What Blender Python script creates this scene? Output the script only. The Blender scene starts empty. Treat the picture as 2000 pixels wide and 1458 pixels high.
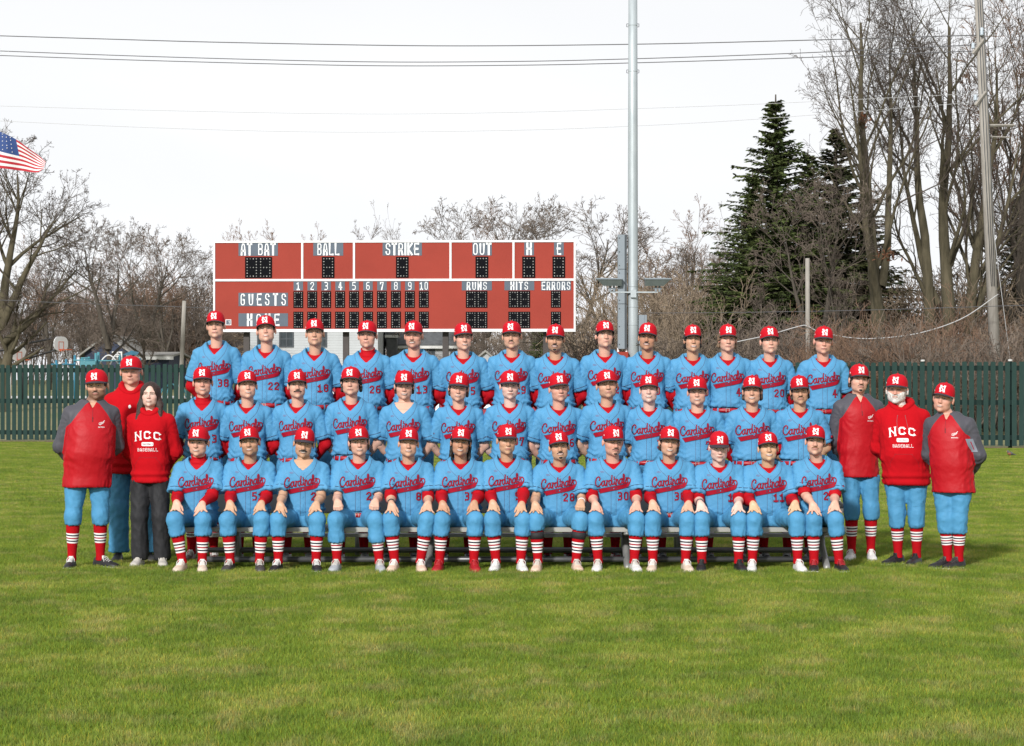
import bpy, math, random, numpy as np
from mathutils import Vector, Matrix
from mathutils.bvhtree import BVHTree

# ------------------------------------------------------------------ camera, sky, sun
SC = bpy.context.scene
COL = SC.collection
CAM_H, HOR, FPX = 1.66, 760.0, 4700.0          # eye height, horizon row and focal length of the photo (2000 px wide)
cam_d = bpy.data.cameras.new('camera')
cam = bpy.data.objects.new('camera', cam_d)
COL.objects.link(cam)
cam.location = (0, 0, CAM_H)
cam.rotation_euler = (math.radians(90), 0, 0)
cam_d.sensor_width = 36
cam_d.lens = FPX / 2000 * 36
cam_d.shift_y = (HOR - 729) / 2000
cam_d.clip_end = 2000
SC.camera = cam

SUN_EL, SUN_AZ = math.radians(26), math.radians(-20)   # light comes over the photographer's left shoulder
world = bpy.data.worlds.new('World')
SC.world = world
world.use_nodes = True
nt = world.node_tree
nt.nodes.clear()
N = nt.nodes.new
out = N('ShaderNodeOutputWorld'); bg = N('ShaderNodeBackground')
sky = N('ShaderNodeTexSky'); sky.sky_type = 'NISHITA'; sky.sun_disc = False
sky.sun_elevation = SUN_EL; sky.sun_rotation = math.radians(180) - SUN_AZ
sky.air_density = 1.0; sky.dust_density = 3.0
hs = N('ShaderNodeHueSaturation'); hs.inputs['Saturation'].default_value = 0.1
nt.links.new(sky.outputs[0], hs.inputs['Color'])
tc = N('ShaderNodeTexCoord')
mp = N('ShaderNodeMapping'); mp.inputs['Scale'].default_value = (1.0, 1.0, 3.2)
nz = N('ShaderNodeTexNoise'); nz.inputs['Scale'].default_value = 1.7; nz.inputs['Detail'].default_value = 5; nz.inputs['Distortion'].default_value = 0.6
nt.links.new(tc.outputs['Generated'], mp.inputs[0]); nt.links.new(mp.outputs[0], nz.inputs[0])
cr = N('ShaderNodeValToRGB')
cr.color_ramp.elements[0].position = 0.25; cr.color_ramp.elements[0].color = (0.82, 0.845, 0.88, 1)
cr.color_ramp.elements[1].position = 0.72; cr.color_ramp.elements[1].color = (1.02, 1.03, 1.05, 1)
nt.links.new(nz.outputs[0], cr.inputs[0])
sep = N('ShaderNodeSeparateXYZ'); nt.links.new(tc.outputs['Generated'], sep.inputs[0])
gr = N('ShaderNodeMapRange'); gr.inputs[1].default_value = 0.0; gr.inputs[2].default_value = 0.32
gr.inputs[3].default_value = 1.13; gr.inputs[4].default_value = 0.83
nt.links.new(sep.outputs[2], gr.inputs[0])
mul = N('ShaderNodeVectorMath'); mul.operation = 'SCALE'
nt.links.new(cr.outputs[0], mul.inputs[0]); nt.links.new(gr.outputs[0], mul.inputs['Scale'])
sc10 = N('ShaderNodeVectorMath'); sc10.operation = 'SCALE'; sc10.inputs['Scale'].default_value = 9.3
nt.links.new(mul.outputs[0], sc10.inputs[0])
mx = N('ShaderNodeMix'); mx.data_type = 'RGBA'; mx.inputs[0].default_value = 0.9
nt.links.new(hs.outputs[0], mx.inputs[6]); nt.links.new(sc10.outputs[0], mx.inputs[7])
nt.links.new(mx.outputs[2], bg.inputs[0]); bg.inputs[1].default_value = 0.112
nt.links.new(bg.outputs[0], out.inputs[0])

sun_d = bpy.data.lights.new('sun', 'SUN'); sun_d.energy = 4.3; sun_d.angle = math.radians(5); sun_d.color = (1.0, 0.975, 0.94)
sun = bpy.data.objects.new('sun', sun_d); COL.objects.link(sun)
_d = Vector((math.sin(SUN_AZ) * math.cos(SUN_EL), -math.cos(SUN_AZ) * math.cos(SUN_EL), math.sin(SUN_EL)))
sun.rotation_euler = _d.to_track_quat('Z', 'Y').to_euler()
sun.location = (0, -10, 20)

SC.view_settings.view_transform = 'Standard'; SC.view_settings.look = 'None'
SC.view_settings.exposure = 0.0; SC.view_settings.gamma = 1.0; SC.view_settings.use_curve_mapping = False
SC.cycles.max_bounces = 6; SC.cycles.diffuse_bounces = 3; SC.cycles.transparent_max_bounces = 6
SC.cycles.use_denoising = True

rng = np.random.default_rng(7)
random.seed(7)

# ------------------------------------------------------------------ helpers
def w_of(px, py, Y):
    """photo pixel at depth Y -> world point"""
    return ((px - 1000) * Y / FPX, Y, CAM_H - (py - HOR) * Y / FPX)

def tag(o, label=None, cat=None, group=None, kind=None):
    if label: o['label'] = label
    if cat: o['category'] = cat
    if group: o['group'] = group
    if kind: o['kind'] = kind
    return o

def empty(name, loc, rz=0, label=None, cat=None, group=None):
    o = bpy.data.objects.new(name, None); COL.objects.link(o)
    o.location = loc; o.rotation_euler = (0, 0, rz); o.empty_display_size = 0.2
    return tag(o, label, cat, group)

def make_mesh(name, V, F, mats, mi=None, smooth=True):
    """V (n,3); F (m,4)/(m,3) array or list of polygons"""
    me = bpy.data.meshes.new(name)
    V = np.asarray(V, np.float32)
    if isinstance(F, np.ndarray) and F.ndim == 2:
        n, k = F.shape
        me.vertices.add(len(V)); me.vertices.foreach_set('co', V.ravel())
        me.loops.add(n * k); me.loops.foreach_set('vertex_index', F.astype(np.int32).ravel())
        me.polygons.add(n)
        me.polygons.foreach_set('loop_start', np.arange(0, n * k, k, dtype=np.int32))
        me.update(calc_edges=True)
    else:
        me.from_pydata([tuple(map(float, v)) for v in V], [], [tuple(map(int, f)) for f in F])
        me.update()
    for m in (mats if isinstance(mats, (list, tuple)) else [mats]):
        me.materials.append(m)
    if mi is not None:
        me.polygons.foreach_set('material_index', np.asarray(mi, np.int32))
    me.polygons.foreach_set('use_smooth', np.full(len(me.polygons), bool(smooth)))
    return me

def add(name, V, F, mats, parent=None, mi=None, smooth=True, loc=None):
    me = make_mesh(name, V, F, mats, mi, smooth)
    o = bpy.data.objects.new(name, me); COL.objects.link(o)
    if parent is not None: o.parent = parent
    if loc is not None: o.location = loc
    return o

def link_copy(me, name, parent=None, loc=(0, 0, 0), rz=0, sc=None):
    o = bpy.data.objects.new(name, me); COL.objects.link(o)
    if parent is not None: o.parent = parent
    o.location = loc; o.rotation_euler = (0, 0, rz)
    if sc is not None: o.scale = sc if isinstance(sc, (tuple, list)) else (sc, sc, sc)
    return o

class MB:
    """collects simple solids into one mesh"""
    def __init__(s): s.V, s.F, s.n = [], [], 0
    def put(s, V, F):
        s.V.append(np.asarray(V, float)); s.F += [tuple(i + s.n for i in f) for f in F]; s.n += len(V)
    def box(s, lo, hi, M=None):
        x0, y0, z0 = lo; x1, y1, z1 = hi
        V = np.array([(x0,y0,z0),(x1,y0,z0),(x1,y1,z0),(x0,y1,z0),(x0,y0,z1),(x1,y0,z1),(x1,y1,z1),(x0,y1,z1)], float)
        if M is not None: V = np.array([M @ Vector(v) for v in V])
        s.put(V, [(0,3,2,1),(4,5,6,7),(0,1,5,4),(1,2,6,5),(2,3,7,6),(3,0,4,7)])
    def prism(s, pts, ext):
        """pts: 3D polygon, ext: extrusion vector"""
        pts = np.asarray(pts, float); n = len(pts); e = np.asarray(ext, float)
        V = np.vstack([pts, pts + e])
        F = [tuple(range(n))[::-1], tuple(range(n, 2 * n))] + [(i, (i+1) % n, n + (i+1) % n, n + i) for i in range(n)]
        s.put(V, F)
    def tube(s, pts, r, k=8, cap=True):
        pts = np.asarray(pts, float); n = len(pts)
        r = np.broadcast_to(np.asarray(r, float), (n,))
        t = np.gradient(pts, axis=0); t /= np.linalg.norm(t, axis=1)[:, None] + 1e-12
        up = np.array([0, 0, 1.0]) if abs(t[0, 2]) < .9 else np.array([1.0, 0, 0])
        V = []
        for i in range(n):
            a = np.cross(t[i], up); a /= np.linalg.norm(a) + 1e-12; b = np.cross(a, t[i]); up = b
            for j in range(k):
                an = 2 * math.pi * j / k
                V.append(pts[i] + r[i] * (a * math.cos(an) + b * math.sin(an)))
        F = [(i*k+j, i*k+(j+1) % k, (i+1)*k+(j+1) % k, (i+1)*k+j) for i in range(n-1) for j in range(k)]
        if cap: F += [tuple(range(k))[::-1], tuple((n-1)*k + j for j in range(k))]
        s.put(V, F)
    def lathe(s, prof, c=(0, 0, 0), k=16):
        V = [(c[0]+r*math.cos(2*math.pi*j/k), c[1]+r*math.sin(2*math.pi*j/k), c[2]+z) for r, z in prof for j in range(k)]
        n = len(prof)
        F = [(i*k+j, i*k+(j+1) % k, (i+1)*k+(j+1) % k, (i+1)*k+j) for i in range(n-1) for j in range(k)]
        F += [tuple(range(k))[::-1], tuple((n-1)*k + j for j in range(k))]
        s.put(V, F)
    def build(s, name, mats, parent=None, smooth=False, loc=None):
        return add(name, np.vstack(s.V), s.F, mats, parent, None, smooth, loc)

# ------------------------------------------------------------------ materials
MAT = {}
def mat(name, col, rough=0.6, metal=0.0, var=0.0, scale=8.0, bump=0.0, bscale=None, spec=0.5, sheen=0.0, stretch=(1, 1, 1), attr=None, col2=None, obj=False):
    """plain surface with procedural colour variation (noise) and fine relief"""
    m = bpy.data.materials.new(name); m.use_nodes = True
    t = m.node_tree; b = t.nodes['Principled BSDF']
    b.inputs['Roughness'].default_value = rough; b.inputs['Metallic'].default_value = metal
    b.inputs['Specular IOR Level'].default_value = spec
    if sheen: b.inputs['Sheen Weight'].default_value = sheen
    tcn = t.nodes.new('ShaderNodeTexCoord'); mpn = t.nodes.new('ShaderNodeMapping'); mpn.inputs['Scale'].default_value = stretch
    t.links.new(tcn.outputs['Object'], mpn.inputs[0])
    src = None
    if var > 0 or col2 is not None:
        n = t.nodes.new('ShaderNodeTexNoise'); n.inputs['Scale'].default_value = scale; n.inputs['Detail'].default_value = 6; n.inputs['Roughness'].default_value = 0.62
        t.links.new(mpn.outputs[0], n.inputs[0])
        r = t.nodes.new('ShaderNodeValToRGB')
        c2 = col2 if col2 is not None else [min(1, c * (1 + var)) for c in col]
        c1 = [c * (1 - var) for c in col] if col2 is None else col
        r.color_ramp.elements[0].position = 0.32; r.color_ramp.elements[0].color = (*c1, 1)
        r.color_ramp.elements[1].position = 0.68; r.color_ramp.elements[1].color = (*c2, 1)
        t.links.new(n.outputs[0], r.inputs[0]); src = r.outputs[0]
    else:
        rgb = t.nodes.new('ShaderNodeRGB'); rgb.outputs[0].default_value = (*col, 1); src = rgb.outputs[0]
    if attr:
        a = t.nodes.new('ShaderNodeAttribute'); a.attribute_name = attr
        mm = t.nodes.new('ShaderNodeMix'); mm.data_type = 'RGBA'; mm.blend_type = 'MULTIPLY'; mm.inputs[0].default_value = 1
        t.links.new(src, mm.inputs[6]); t.links.new(a.outputs['Color'], mm.inputs[7]); src = mm.outputs[2]
    t.links.new(src, b.inputs['Base Color'])
    if bump > 0:
        n2 = t.nodes.new('ShaderNodeTexNoise'); n2.inputs['Scale'].default_value = bscale or scale * 6; n2.inputs['Detail'].default_value = 4
        t.links.new(mpn.outputs[0], n2.inputs[0])
        bp = t.nodes.new('ShaderNodeBump'); bp.inputs['Strength'].default_value = bump; bp.inputs['Distance'].default_value = 0.02
        t.links.new(n2.outputs[0], bp.inputs['Height']); t.links.new(bp.outputs[0], b.inputs['Normal'])
    MAT[name] = m
    return m

def split_mat(name, colA, colB, attr='split', rough=0.55):
    """two cloths meeting along the zero line of a per-vertex field"""
    m = mat(name, colA, rough, var=0.06, scale=6, bump=0.2, bscale=20, spec=.25)
    t = m.node_tree; b = t.nodes['Principled BSDF']
    old = b.inputs['Base Color'].links[0].from_socket
    a = t.nodes.new('ShaderNodeAttribute'); a.attribute_name = attr
    g = t.nodes.new('ShaderNodeMath'); g.operation = 'GREATER_THAN'; g.inputs[1].default_value = 0.0
    t.links.new(a.outputs['Fac'], g.inputs[0])
    mm = t.nodes.new('ShaderNodeMix'); mm.data_type = 'RGBA'
    t.links.new(g.outputs[0], mm.inputs[0]); t.links.new(old, mm.inputs[6]); mm.inputs[7].default_value = (*colB, 1)
    t.links.new(mm.outputs[2], b.inputs['Base Color'])
    return m

BLUE = (0.074, 0.258, 0.455)
RED = (0.41, 0.004, 0.010)
mat('jersey_cloth', BLUE, 0.68, var=0.06, scale=4, bump=0.22, bscale=18, spec=.3)
mat('trouser_cloth', (0.070, 0.250, 0.440), 0.62, var=0.10, scale=5, bump=0.25, bscale=16, spec=.2)
mat('red_cloth', RED, 0.75, var=0.08, scale=7, bump=0.1, bscale=25, spec=.15)
mat('red_knit', (0.39, 0.004, 0.009), 0.85, spec=.12, var=0.06, scale=20, bump=0.2, bscale=120)
mat('hoodie_cloth', (0.42, 0.004, 0.009), 0.9, spec=.12, var=0.07, scale=6, bump=0.2, bscale=16)
mat('dark_red_cloth', (0.22, 0.006, 0.014), 0.7, var=0.08, scale=10)
mat('letter_red', (0.30, 0.004, 0.018), 0.7, spec=.15, var=0.05, scale=20)
mat('navy_thread', (0.03, 0.022, 0.06), 0.7, var=0.1, scale=20)
mat('piping_thread', (0.06, 0.010, 0.03), 0.7, var=0.1, scale=20)
mat('navy_brim', (0.028, 0.024, 0.036), 0.75, var=0.15, scale=12, bump=0.1)
mat('cap_red', (0.48, 0.004, 0.014), 0.75, spec=.2, var=0.06, scale=10, bump=0.15, bscale=60)
mat('white_thread', (0.82, 0.82, 0.82), 0.6, var=0.03, scale=10)
mat('sock_white', (0.78, 0.76, 0.76), 0.85, var=0.04, scale=30)
mat('sock_black', (0.012, 0.014, 0.025), 0.85, var=0.1, scale=30)
mat('sock_stripe_red', (0.33, 0.012, 0.025), 0.85, var=0.06, scale=30)
mat('belt_leather', (0.33, 0.006, 0.012), 0.4, var=0.12, scale=14)
mat('buckle_metal', (0.75, 0.72, 0.68), 0.3, metal=1.0)
mat('black_cloth', (0.014, 0.014, 0.017), 0.75, var=0.25, scale=5, bump=0.15, bscale=14)
mat('grey_cloth', (0.085, 0.085, 0.10), 0.6, var=0.1, scale=8, bump=0.1)
mat('pocket_grey', (0.20, 0.22, 0.27), 0.6, var=0.06, scale=8)
mat('teeth', (0.50, 0.465, 0.42), 0.4)
mat('eye_white', (0.62, 0.58, 0.55), 0.3)
mat('iris_dark', (0.02, 0.014, 0.01), 0.2)
mat('lip', (0.40, 0.165, 0.14), 0.5)
mat('mouth_line', (0.13, 0.035, 0.03), 0.6)
mat('gold', (0.75, 0.55, 0.30), 0.3, metal=1.0)
split_mat('jacket_cloth', (0.38, 0.004, 0.010), (0.070, 0.068, 0.082))
SKIN = {'fair': (0.616, 0.356, 0.264), 'pale': (0.651, 0.431, 0.361), 'ruddy': (0.598, 0.321, 0.238), 'medium': (0.563, 0.326, 0.224),
        'tan': (0.458, 0.242, 0.150), 'olive': (0.519, 0.304, 0.194), 'gold': (0.581, 0.361, 0.220)}
for k, c in SKIN.items():
    mat('skin_' + k, c, 0.48, var=0.05, scale=22, bump=0.05, bscale=90, attr='tint', spec=0.4)
HAIR = {'black': (0.012, 0.010, 0.009), 'dark': (0.028, 0.017, 0.011), 'brown': (0.065, 0.036, 0.02), 'light': (0.17, 0.105, 0.06),
        'blond': (0.28, 0.19, 0.11), 'ginger': (0.22, 0.085, 0.035), 'grey': (0.42, 0.40, 0.38), 'white': (0.66, 0.63, 0.60), 'auburn': (0.030, 0.012, 0.008)}
for k, c in HAIR.items():
    mat('hair_' + k, c, 0.55, var=0.35, scale=60, bump=0.5, bscale=140, stretch=(1, 1, 0.35))

# ------------------------------------------------------------------ signed distance surfaces
def smin(a, b, k):
    h = np.clip(0.5 + 0.5 * (b - a) / k, 0, 1)
    return b + (a - b) * h - k * h * (1 - h)
def smax(a, b, k): return -smin(-a, -b, k)
def rc(P, a, b, ra, rb):
    a = np.asarray(a, float); ba = np.asarray(b, float) - a; pa = P - a
    t = np.clip((pa @ ba) / (ba @ ba + 1e-12), 0, 1)
    q = pa - t[..., None] * ba
    return np.sqrt((q * q).sum(-1)) - (ra + (rb - ra) * t)
def ell(P, c, r):
    r = np.asarray(r, float); q = P - np.asarray(c, float)
    k0 = np.sqrt(((q / r) ** 2).sum(-1)); k1 = np.sqrt(((q / r ** 2) ** 2).sum(-1))
    return k0 * (k0 - 1) / (k1 + 1e-9)
def loft(P, tab, grow=0.0, p=2.25):
    """stack of elliptical sections: tab rows (z, half width, half depth, y centre)"""
    z = P[..., 2]
    a = np.interp(z, tab[:, 0], tab[:, 1]) + grow; b = np.interp(z, tab[:, 0], tab[:, 2]) + grow; c = np.interp(z, tab[:, 0], tab[:, 3])
    x = np.abs(P[..., 0]); y = np.abs(P[..., 1] - c)
    k = ((x / a) ** p + (y / b) ** p) ** (1 / p)
    g = np.sqrt((x / a ** 2) ** 2 + (y / b ** 2) ** 2) + 1e-6
    rr = np.sqrt((x / a) ** 2 + (y / b) ** 2) + 1e-6
    return (k - 1) * rr / g
def dense(tab):
    tab = np.asarray(tab, float); z = np.linspace(tab[0, 0], tab[-1, 0], 60)
    o = [z]
    for c in range(1, tab.shape[1]):
        y = np.interp(z, tab[:, 0], tab[:, c]); yp = np.pad(y, 2, mode='edge')
        o.append((yp[:-4] + 2*yp[1:-3] + 3*yp[2:-2] + 2*yp[3:-1] + yp[4:]) / 9)
    return np.stack(o, 1)

def surfnet(fn, lo, hi, h):
    lo = np.asarray(lo, float); n = np.maximum(4, np.ceil((np.asarray(hi) - lo) / h).astype(int) + 1)
    ax = [lo[i] + h * np.arange(n[i]) for i in range(3)]
    P = np.stack(np.meshgrid(*ax, indexing='ij'), -1)
    D = fn(P); S = D < 0
    cs = tuple(n - 1)
    cnt = np.zeros(cs); pos = np.zeros(cs + (3,))
    sl = lambda o: tuple(slice(o[a], n[a] - 1 + o[a]) for a in range(3))
    for a in range(3):
        b, c = [i for i in range(3) if i != a]
        for ob in (0, 1):
            for oc in (0, 1):
                o0 = [0, 0, 0]; o0[b] = ob; o0[c] = oc; o1 = list(o0); o1[a] = 1
                d0 = D[sl(o0)]; d1 = D[sl(o1)]; m = (d0 < 0) != (d1 < 0)
                if not m.any(): continue
                t = np.where(m, d0 / np.where(m, d0 - d1, 1), 0)
                pos[..., a] += t; pos[..., b] += m * ob; pos[..., c] += m * oc; cnt += m
    act = cnt > 0; ii = np.argwhere(act)
    idx = np.full(cs, -1); idx[act] = np.arange(len(ii))
    V = lo + h * (ii + pos[act] / cnt[act][:, None])
    Q = []
    for a in range(3):
        b, c = [(1, 2), (2, 0), (0, 1)][a]
        s0 = [slice(None)] * 3; s1 = [slice(None)] * 3
        s0[a] = slice(0, n[a] - 1); s1[a] = slice(1, n[a])
        for q in (b, c): s0[q] = slice(1, n[q] - 1); s1[q] = slice(1, n[q] - 1)
        A = S[tuple(s0)]; B = S[tuple(s1)]; e = np.argwhere(A != B)
        if not len(e): continue
        inside = A[A != B]
        off = np.zeros(3, int); off[b] = 1; off[c] = 1
        g = e + off
        def cell(db, dc):
            k = g.copy(); k[:, b] += db; k[:, c] += dc
            return idx[k[:, 0], k[:, 1], k[:, 2]]
        q = np.stack([cell(-1, -1), cell(0, -1), cell(0, 0), cell(-1, 0)], 1)
        q[~inside] = q[~inside][:, ::-1]
        Q.append(q)
    Q = np.vstack(Q); Q = Q[(Q >= 0).all(1)]
    return V, Q

def normals(V, Q):
    fn = np.cross(V[Q[:, 2]] - V[Q[:, 0]], V[Q[:, 3]] - V[Q[:, 1]])
    vn = np.zeros_like(V)
    for i in range(4): np.add.at(vn, Q[:, i], fn)
    return vn / (np.linalg.norm(vn, axis=1)[:, None] + 1e-12)

# ------------------------------------------------------------------ strokes (lettering, piping, brows ...)
def smooth_pts(p, n=6):
    """Catmull-Rom through 2D points"""
    p = np.asarray(p, float)
    if len(p) < 3: return p
    q = np.vstack([2*p[0]-p[1], p, 2*p[-1]-p[-2]]); o = []
    for i in range(1, len(q) - 2):
        for t in np.linspace(0, 1, n, endpoint=False):
            o.append(0.5 * ((2*q[i]) + (q[i+1]-q[i-1])*t + (2*q[i-1]-5*q[i]+4*q[i+1]-q[i+2])*t*t + (3*q[i]-q[i-1]-3*q[i+1]+q[i+2])*t**3))
    o.append(p[-1]); return np.array(o)
def resample(p, step):
    p = np.asarray(p, float); s = np.r_[0, np.cumsum(np.linalg.norm(np.diff(p, axis=0), axis=1))]
    keep = [p[0]]
    for i in range(len(p) - 1):
        m = max(1, int(math.ceil((s[i+1]-s[i]) / step)))
        for j in range(1, m + 1): keep.append(p[i] + (p[i+1]-p[i]) * j / m)
    return np.array(keep)
def ribbon(p, w, step=0.03, ext=0.5, cross=1):
    """flat band along a 2D polyline with mitred corners -> (V2, F)"""
    p = np.asarray(p, float)
    closed = len(p) > 3 and np.allclose(p[0], p[-1])
    if not closed and ext:
        d0 = p[0]-p[1]; d1 = p[-1]-p[-2]
        p = p.copy(); p[0] += d0/np.linalg.norm(d0)*w*ext*0.5; p[-1] += d1/np.linalg.norm(d1)*w*ext*0.5
    p = resample(p, step)
    n = len(p); d = np.diff(p, axis=0); d /= np.linalg.norm(d, axis=1)[:, None] + 1e-12
    nr = np.stack([-d[:, 1], d[:, 0]], 1)
    off = np.empty_like(p)
    for i in range(n):
        if 0 < i < n-1 or closed:
            a = nr[(i-1) % (n-1)]; b = nr[i % (n-1)]
            m = a + b; l = m @ m
            off[i] = m * (2 / max(l, 0.9)) * 0.5 * 2 / 2
        else: off[i] = nr[0] if i == 0 else nr[-1]
    rows = [p + off * (w/2) * t for t in np.linspace(-1, 1, cross + 1)]
    V = np.vstack(rows)
    F = [(r*n+i, r*n+i+1, (r+1)*n+i+1, (r+1)*n+i) for r in range(cross) for i in range(n-1)]
    return V, F
def merge2(parts):
    V, F, n = [], [], 0
    for v, f in parts:
        V.append(v); F += [tuple(i + n for i in q) for q in f]; n += len(v)
    return np.vstack(V), F

# block capitals and figures in a 1 x 1.7 cell (strokes)
GL = {
 'A': [[(0,0),(0.12,1.35),(0.3,1.7),(0.7,1.7),(0.88,1.35),(1,0)],[(0.05,0.6),(0.95,0.6)]],
 'B': [[(0,0),(0,1.7),(0.75,1.7),(1,1.5),(1,1.05),(0.8,0.88),(1,0.7),(1,0.2),(0.75,0),(0,0)],[(0,0.88),(0.8,0.88)]],
 'C': [[(1,1.36),(0.78,1.7),(0.22,1.7),(0,1.45),(0,0.25),(0.22,0),(0.78,0),(1,0.34)]],
 'D': [[(0,0),(0,1.7),(0.7,1.7),(1,1.4),(1,0.3),(0.7,0),(0,0)]],
 'E': [[(1,1.7),(0,1.7),(0,0),(1,0)],[(0,0.88),(0.8,0.88)]],
 'G': [[(1,1.4),(0.78,1.7),(0.25,1.7),(0,1.45),(0,0.25),(0.25,0),(0.75,0),(1,0.2),(1,0.8),(0.55,0.8)]],
 'H': [[(0,0),(0,1.7)],[(1,0),(1,1.7)],[(0,0.88),(1,0.88)]],
 'I': [[(0.5,0),(0.5,1.7)]],
 'K': [[(0,0),(0,1.7)],[(1,1.7),(0.1,0.85),(1,0)]],
 'L': [[(0,1.7),(0,0),(0.95,0)]],
 'M': [[(0,0),(0,1.7)],[(1,0),(1,1.7)],[(0.03,1.62),(0.5,0.65)],[(0.97,1.62),(0.5,0.65)]],
 'N': [[(0,0),(0,1.7)],[(1,0),(1,1.7)],[(0.02,1.62),(0.98,0.08)]],
 'O': [[(0.25,0),(0,0.25),(0,1.45),(0.25,1.7),(0.75,1.7),(1,1.45),(1,0.25),(0.75,0),(0.25,0)]],
 'R': [[(0,0),(0,1.7),(0.75,1.7),(1,1.5),(1,1.0),(0.75,0.82),(0,0.82)],[(0.6,0.82),(1,0)]],
 'S': [[(1,1.3),(1,1.5),(0.75,1.7),(0.25,1.7),(0,1.5),(0,1.1),(0.2,0.92),(0.8,0.78),(1,0.6),(1,0.2),(0.75,0),(0.25,0),(0,0.2),(0,0.42)]],
 'T': [[(0,1.7),(1,1.7)],[(0.5,1.7),(0.5,0)]],
 'U': [[(0,1.7),(0,0.25),(0.25,0),(0.75,0),(1,0.25),(1,1.7)]],
 '0': [[(0.25,0),(0,0.25),(0,1.45),(0.25,1.7),(0.75,1.7),(1,1.45),(1,0.25),(0.75,0),(0.25,0)]],
 '1': [[(0.15,1.4),(0.5,1.7),(0.5,0)],[(0.15,0),(0.85,0)]],
 '2': [[(0,1.3),(0,1.45),(0.25,1.7),(0.75,1.7),(1,1.45),(1,1.1),(0,0.2),(0,0),(1,0)]],
 '3': [[(0,1.7),(0.75,1.7),(1,1.5),(1,1.05),(0.78,0.88),(1,0.7),(1,0.2),(0.75,0),(0,0)],[(0.35,0.88),(0.78,0.88)]],
 '4': [[(1.05,0.5),(0,0.5),(0.6,1.7),(0.75,1.7),(0.75,0)]],
 '5': [[(1,1.7),(0.05,1.7),(0,0.95),(0.7,0.98),(1,0.75),(1,0.25),(0.75,0),(0,0)]],
 '6': [[(0.95,1.7),(0.7,1.7),(0.25,1.7),(0,1.45),(0,0.25),(0.25,0),(0.75,0),(1,0.25),(1,0.7),(0.75,0.95),(0,0.9)]],
 '7': [[(0,1.4),(0,1.7),(1,1.7),(0.4,0)]],
 '8': [[(0.25,0.88),(0,0.7),(0,0.2),(0.25,0),(0.75,0),(1,0.2),(1,0.7),(0.75,0.88),(0.25,0.88)],[(0.25,0.88),(0,1.1),(0,1.5),(0.25,1.7),(0.75,1.7),(1,1.5),(1,1.1),(0.75,0.88)]],
 '9': [[(0.05,0),(0.3,0),(0.75,0),(1,0.25),(1,1.45),(0.75,1.7),(0.25,1.7),(0,1.45),(0,1.0),(0.25,0.75),(1,0.8)]],
}
def block_text(txt, h, cw, gap, sw, step=0.02, space=None, grow=0.0):
    """strokes of a word: cap height h, letter width cw, gap, stroke width sw; centred on x=0, base at 0"""
    x = 0; parts = []; ih = h - sw; iw = cw - sw
    for ch in txt:
        if ch == ' ': x += space or cw * 0.8; continue
        for st in GL[ch]:
            p = np.array(st, float); p[:, 0] = x + sw/2 + p[:, 0] * iw; p[:, 1] = sw/2 + p[:, 1] / 1.7 * ih
            if ch == 'I': p[:, 0] = x + sw/2
            parts.append(ribbon(p, (sw + grow)*(.72 if ch in 'MN' and p[0, 0] != p[1, 0] else 1), step, ext=1.0 if ch in 'AEHIKLMNTR147' else 0.25))
        x += (sw if ch == 'I' else cw) + gap
    V, F = merge2(parts); V[:, 0] -= (x - gap) / 2
    return V, F

def script_strokes():
    C = []
    c = lambda *p: C.append(smooth_pts(p, 5))
    c((1.25,1.35),(1.4,1.7),(1.1,1.98),(0.6,1.75),(0.22,1.1),(0.2,0.45),(0.55,0.02),(1.05,0.12),(1.5,0.55))
    def a(x):
        c((x+.75,.8),(x+.5,1.0),(x+.15,.78),(x+.02,.35),(x+.2,.0),(x+.5,.15),(x+.72,.62),(x+.82,.98))
        c((x+.8,.95),(x+.72,.35),(x+.85,.02),(x+1.1,.2))
    a(1.6)
    c((2.75,.2),(2.95,.7),(3.0,1.0)); c((2.98,.98),(2.9,.0)); c((2.95,.55),(3.15,.9),(3.45,.92))
    c((4.15,.8),(3.9,1.0),(3.55,.78),(3.45,.35),(3.62,.0),(3.92,.15),(4.15,.6)); c((4.42,1.85),(4.22,.9),(4.2,.3),(4.35,.02),(4.6,.2))
    c((4.85,.98),(4.78,.3),(4.9,.02),(5.15,.25)); c((4.95,1.38),(4.93,1.5))
    c((5.3,1.0),(5.22,.0)); c((5.26,.5),(5.5,.95),(5.75,.9),(5.72,.35),(5.85,.02),(6.05,.2))
    a(6.05)
    c((7.05,.25),(7.4,.9),(7.55,1.6),(7.4,1.9),(7.22,1.6),(7.15,.7),(7.25,.08),(7.45,.08),(7.65,.4))
    c((7.6,.3),(7.88,.75),(8.0,1.05)); c((7.95,1.0),(8.0,.7),(8.22,.4),(8.1,.05),(7.75,.05))
    c((8.12,.72),(8.45,1.0),(8.8,.8),(8.85,.35),(8.55,-.15))
    return C
SCRIPT = script_strokes()
SW_A = np.array([(1.0,-1.42),(3,-1.25),(6,-1.10),(8.0,-.80),(8.66,-.05)], float)     # swoosh: lower edge ...
SW_B = np.array([(0.5,-.58),(3,-.42),(6,-.31),(7.9,-.12),(8.78,.12)], float)       # ... and upper edge
def swoosh(grow):
    n = 26; t = np.linspace(0, 1, n)
    A = smooth_pts(SW_A, 8); B = smooth_pts(SW_B, 8)
    f = lambda K: np.stack([np.interp(t, np.linspace(0, 1, len(K)), K[:, i]) for i in (0, 1)], 1)
    A, B = f(A), f(B); d = B - A; d /= np.linalg.norm(d, axis=1)[:, None]
    A = A - d * grow; B = B + d * grow
    if grow: A[0, 0] -= grow; B[0, 0] -= grow
    M = (A + B) / 2
    V = np.vstack([A, M, B])
    return V, [(r*n+i, r*n+i+1, (r+1)*n+i+1, (r+1)*n+i) for r in range(2) for i in range(n-1)]
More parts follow.
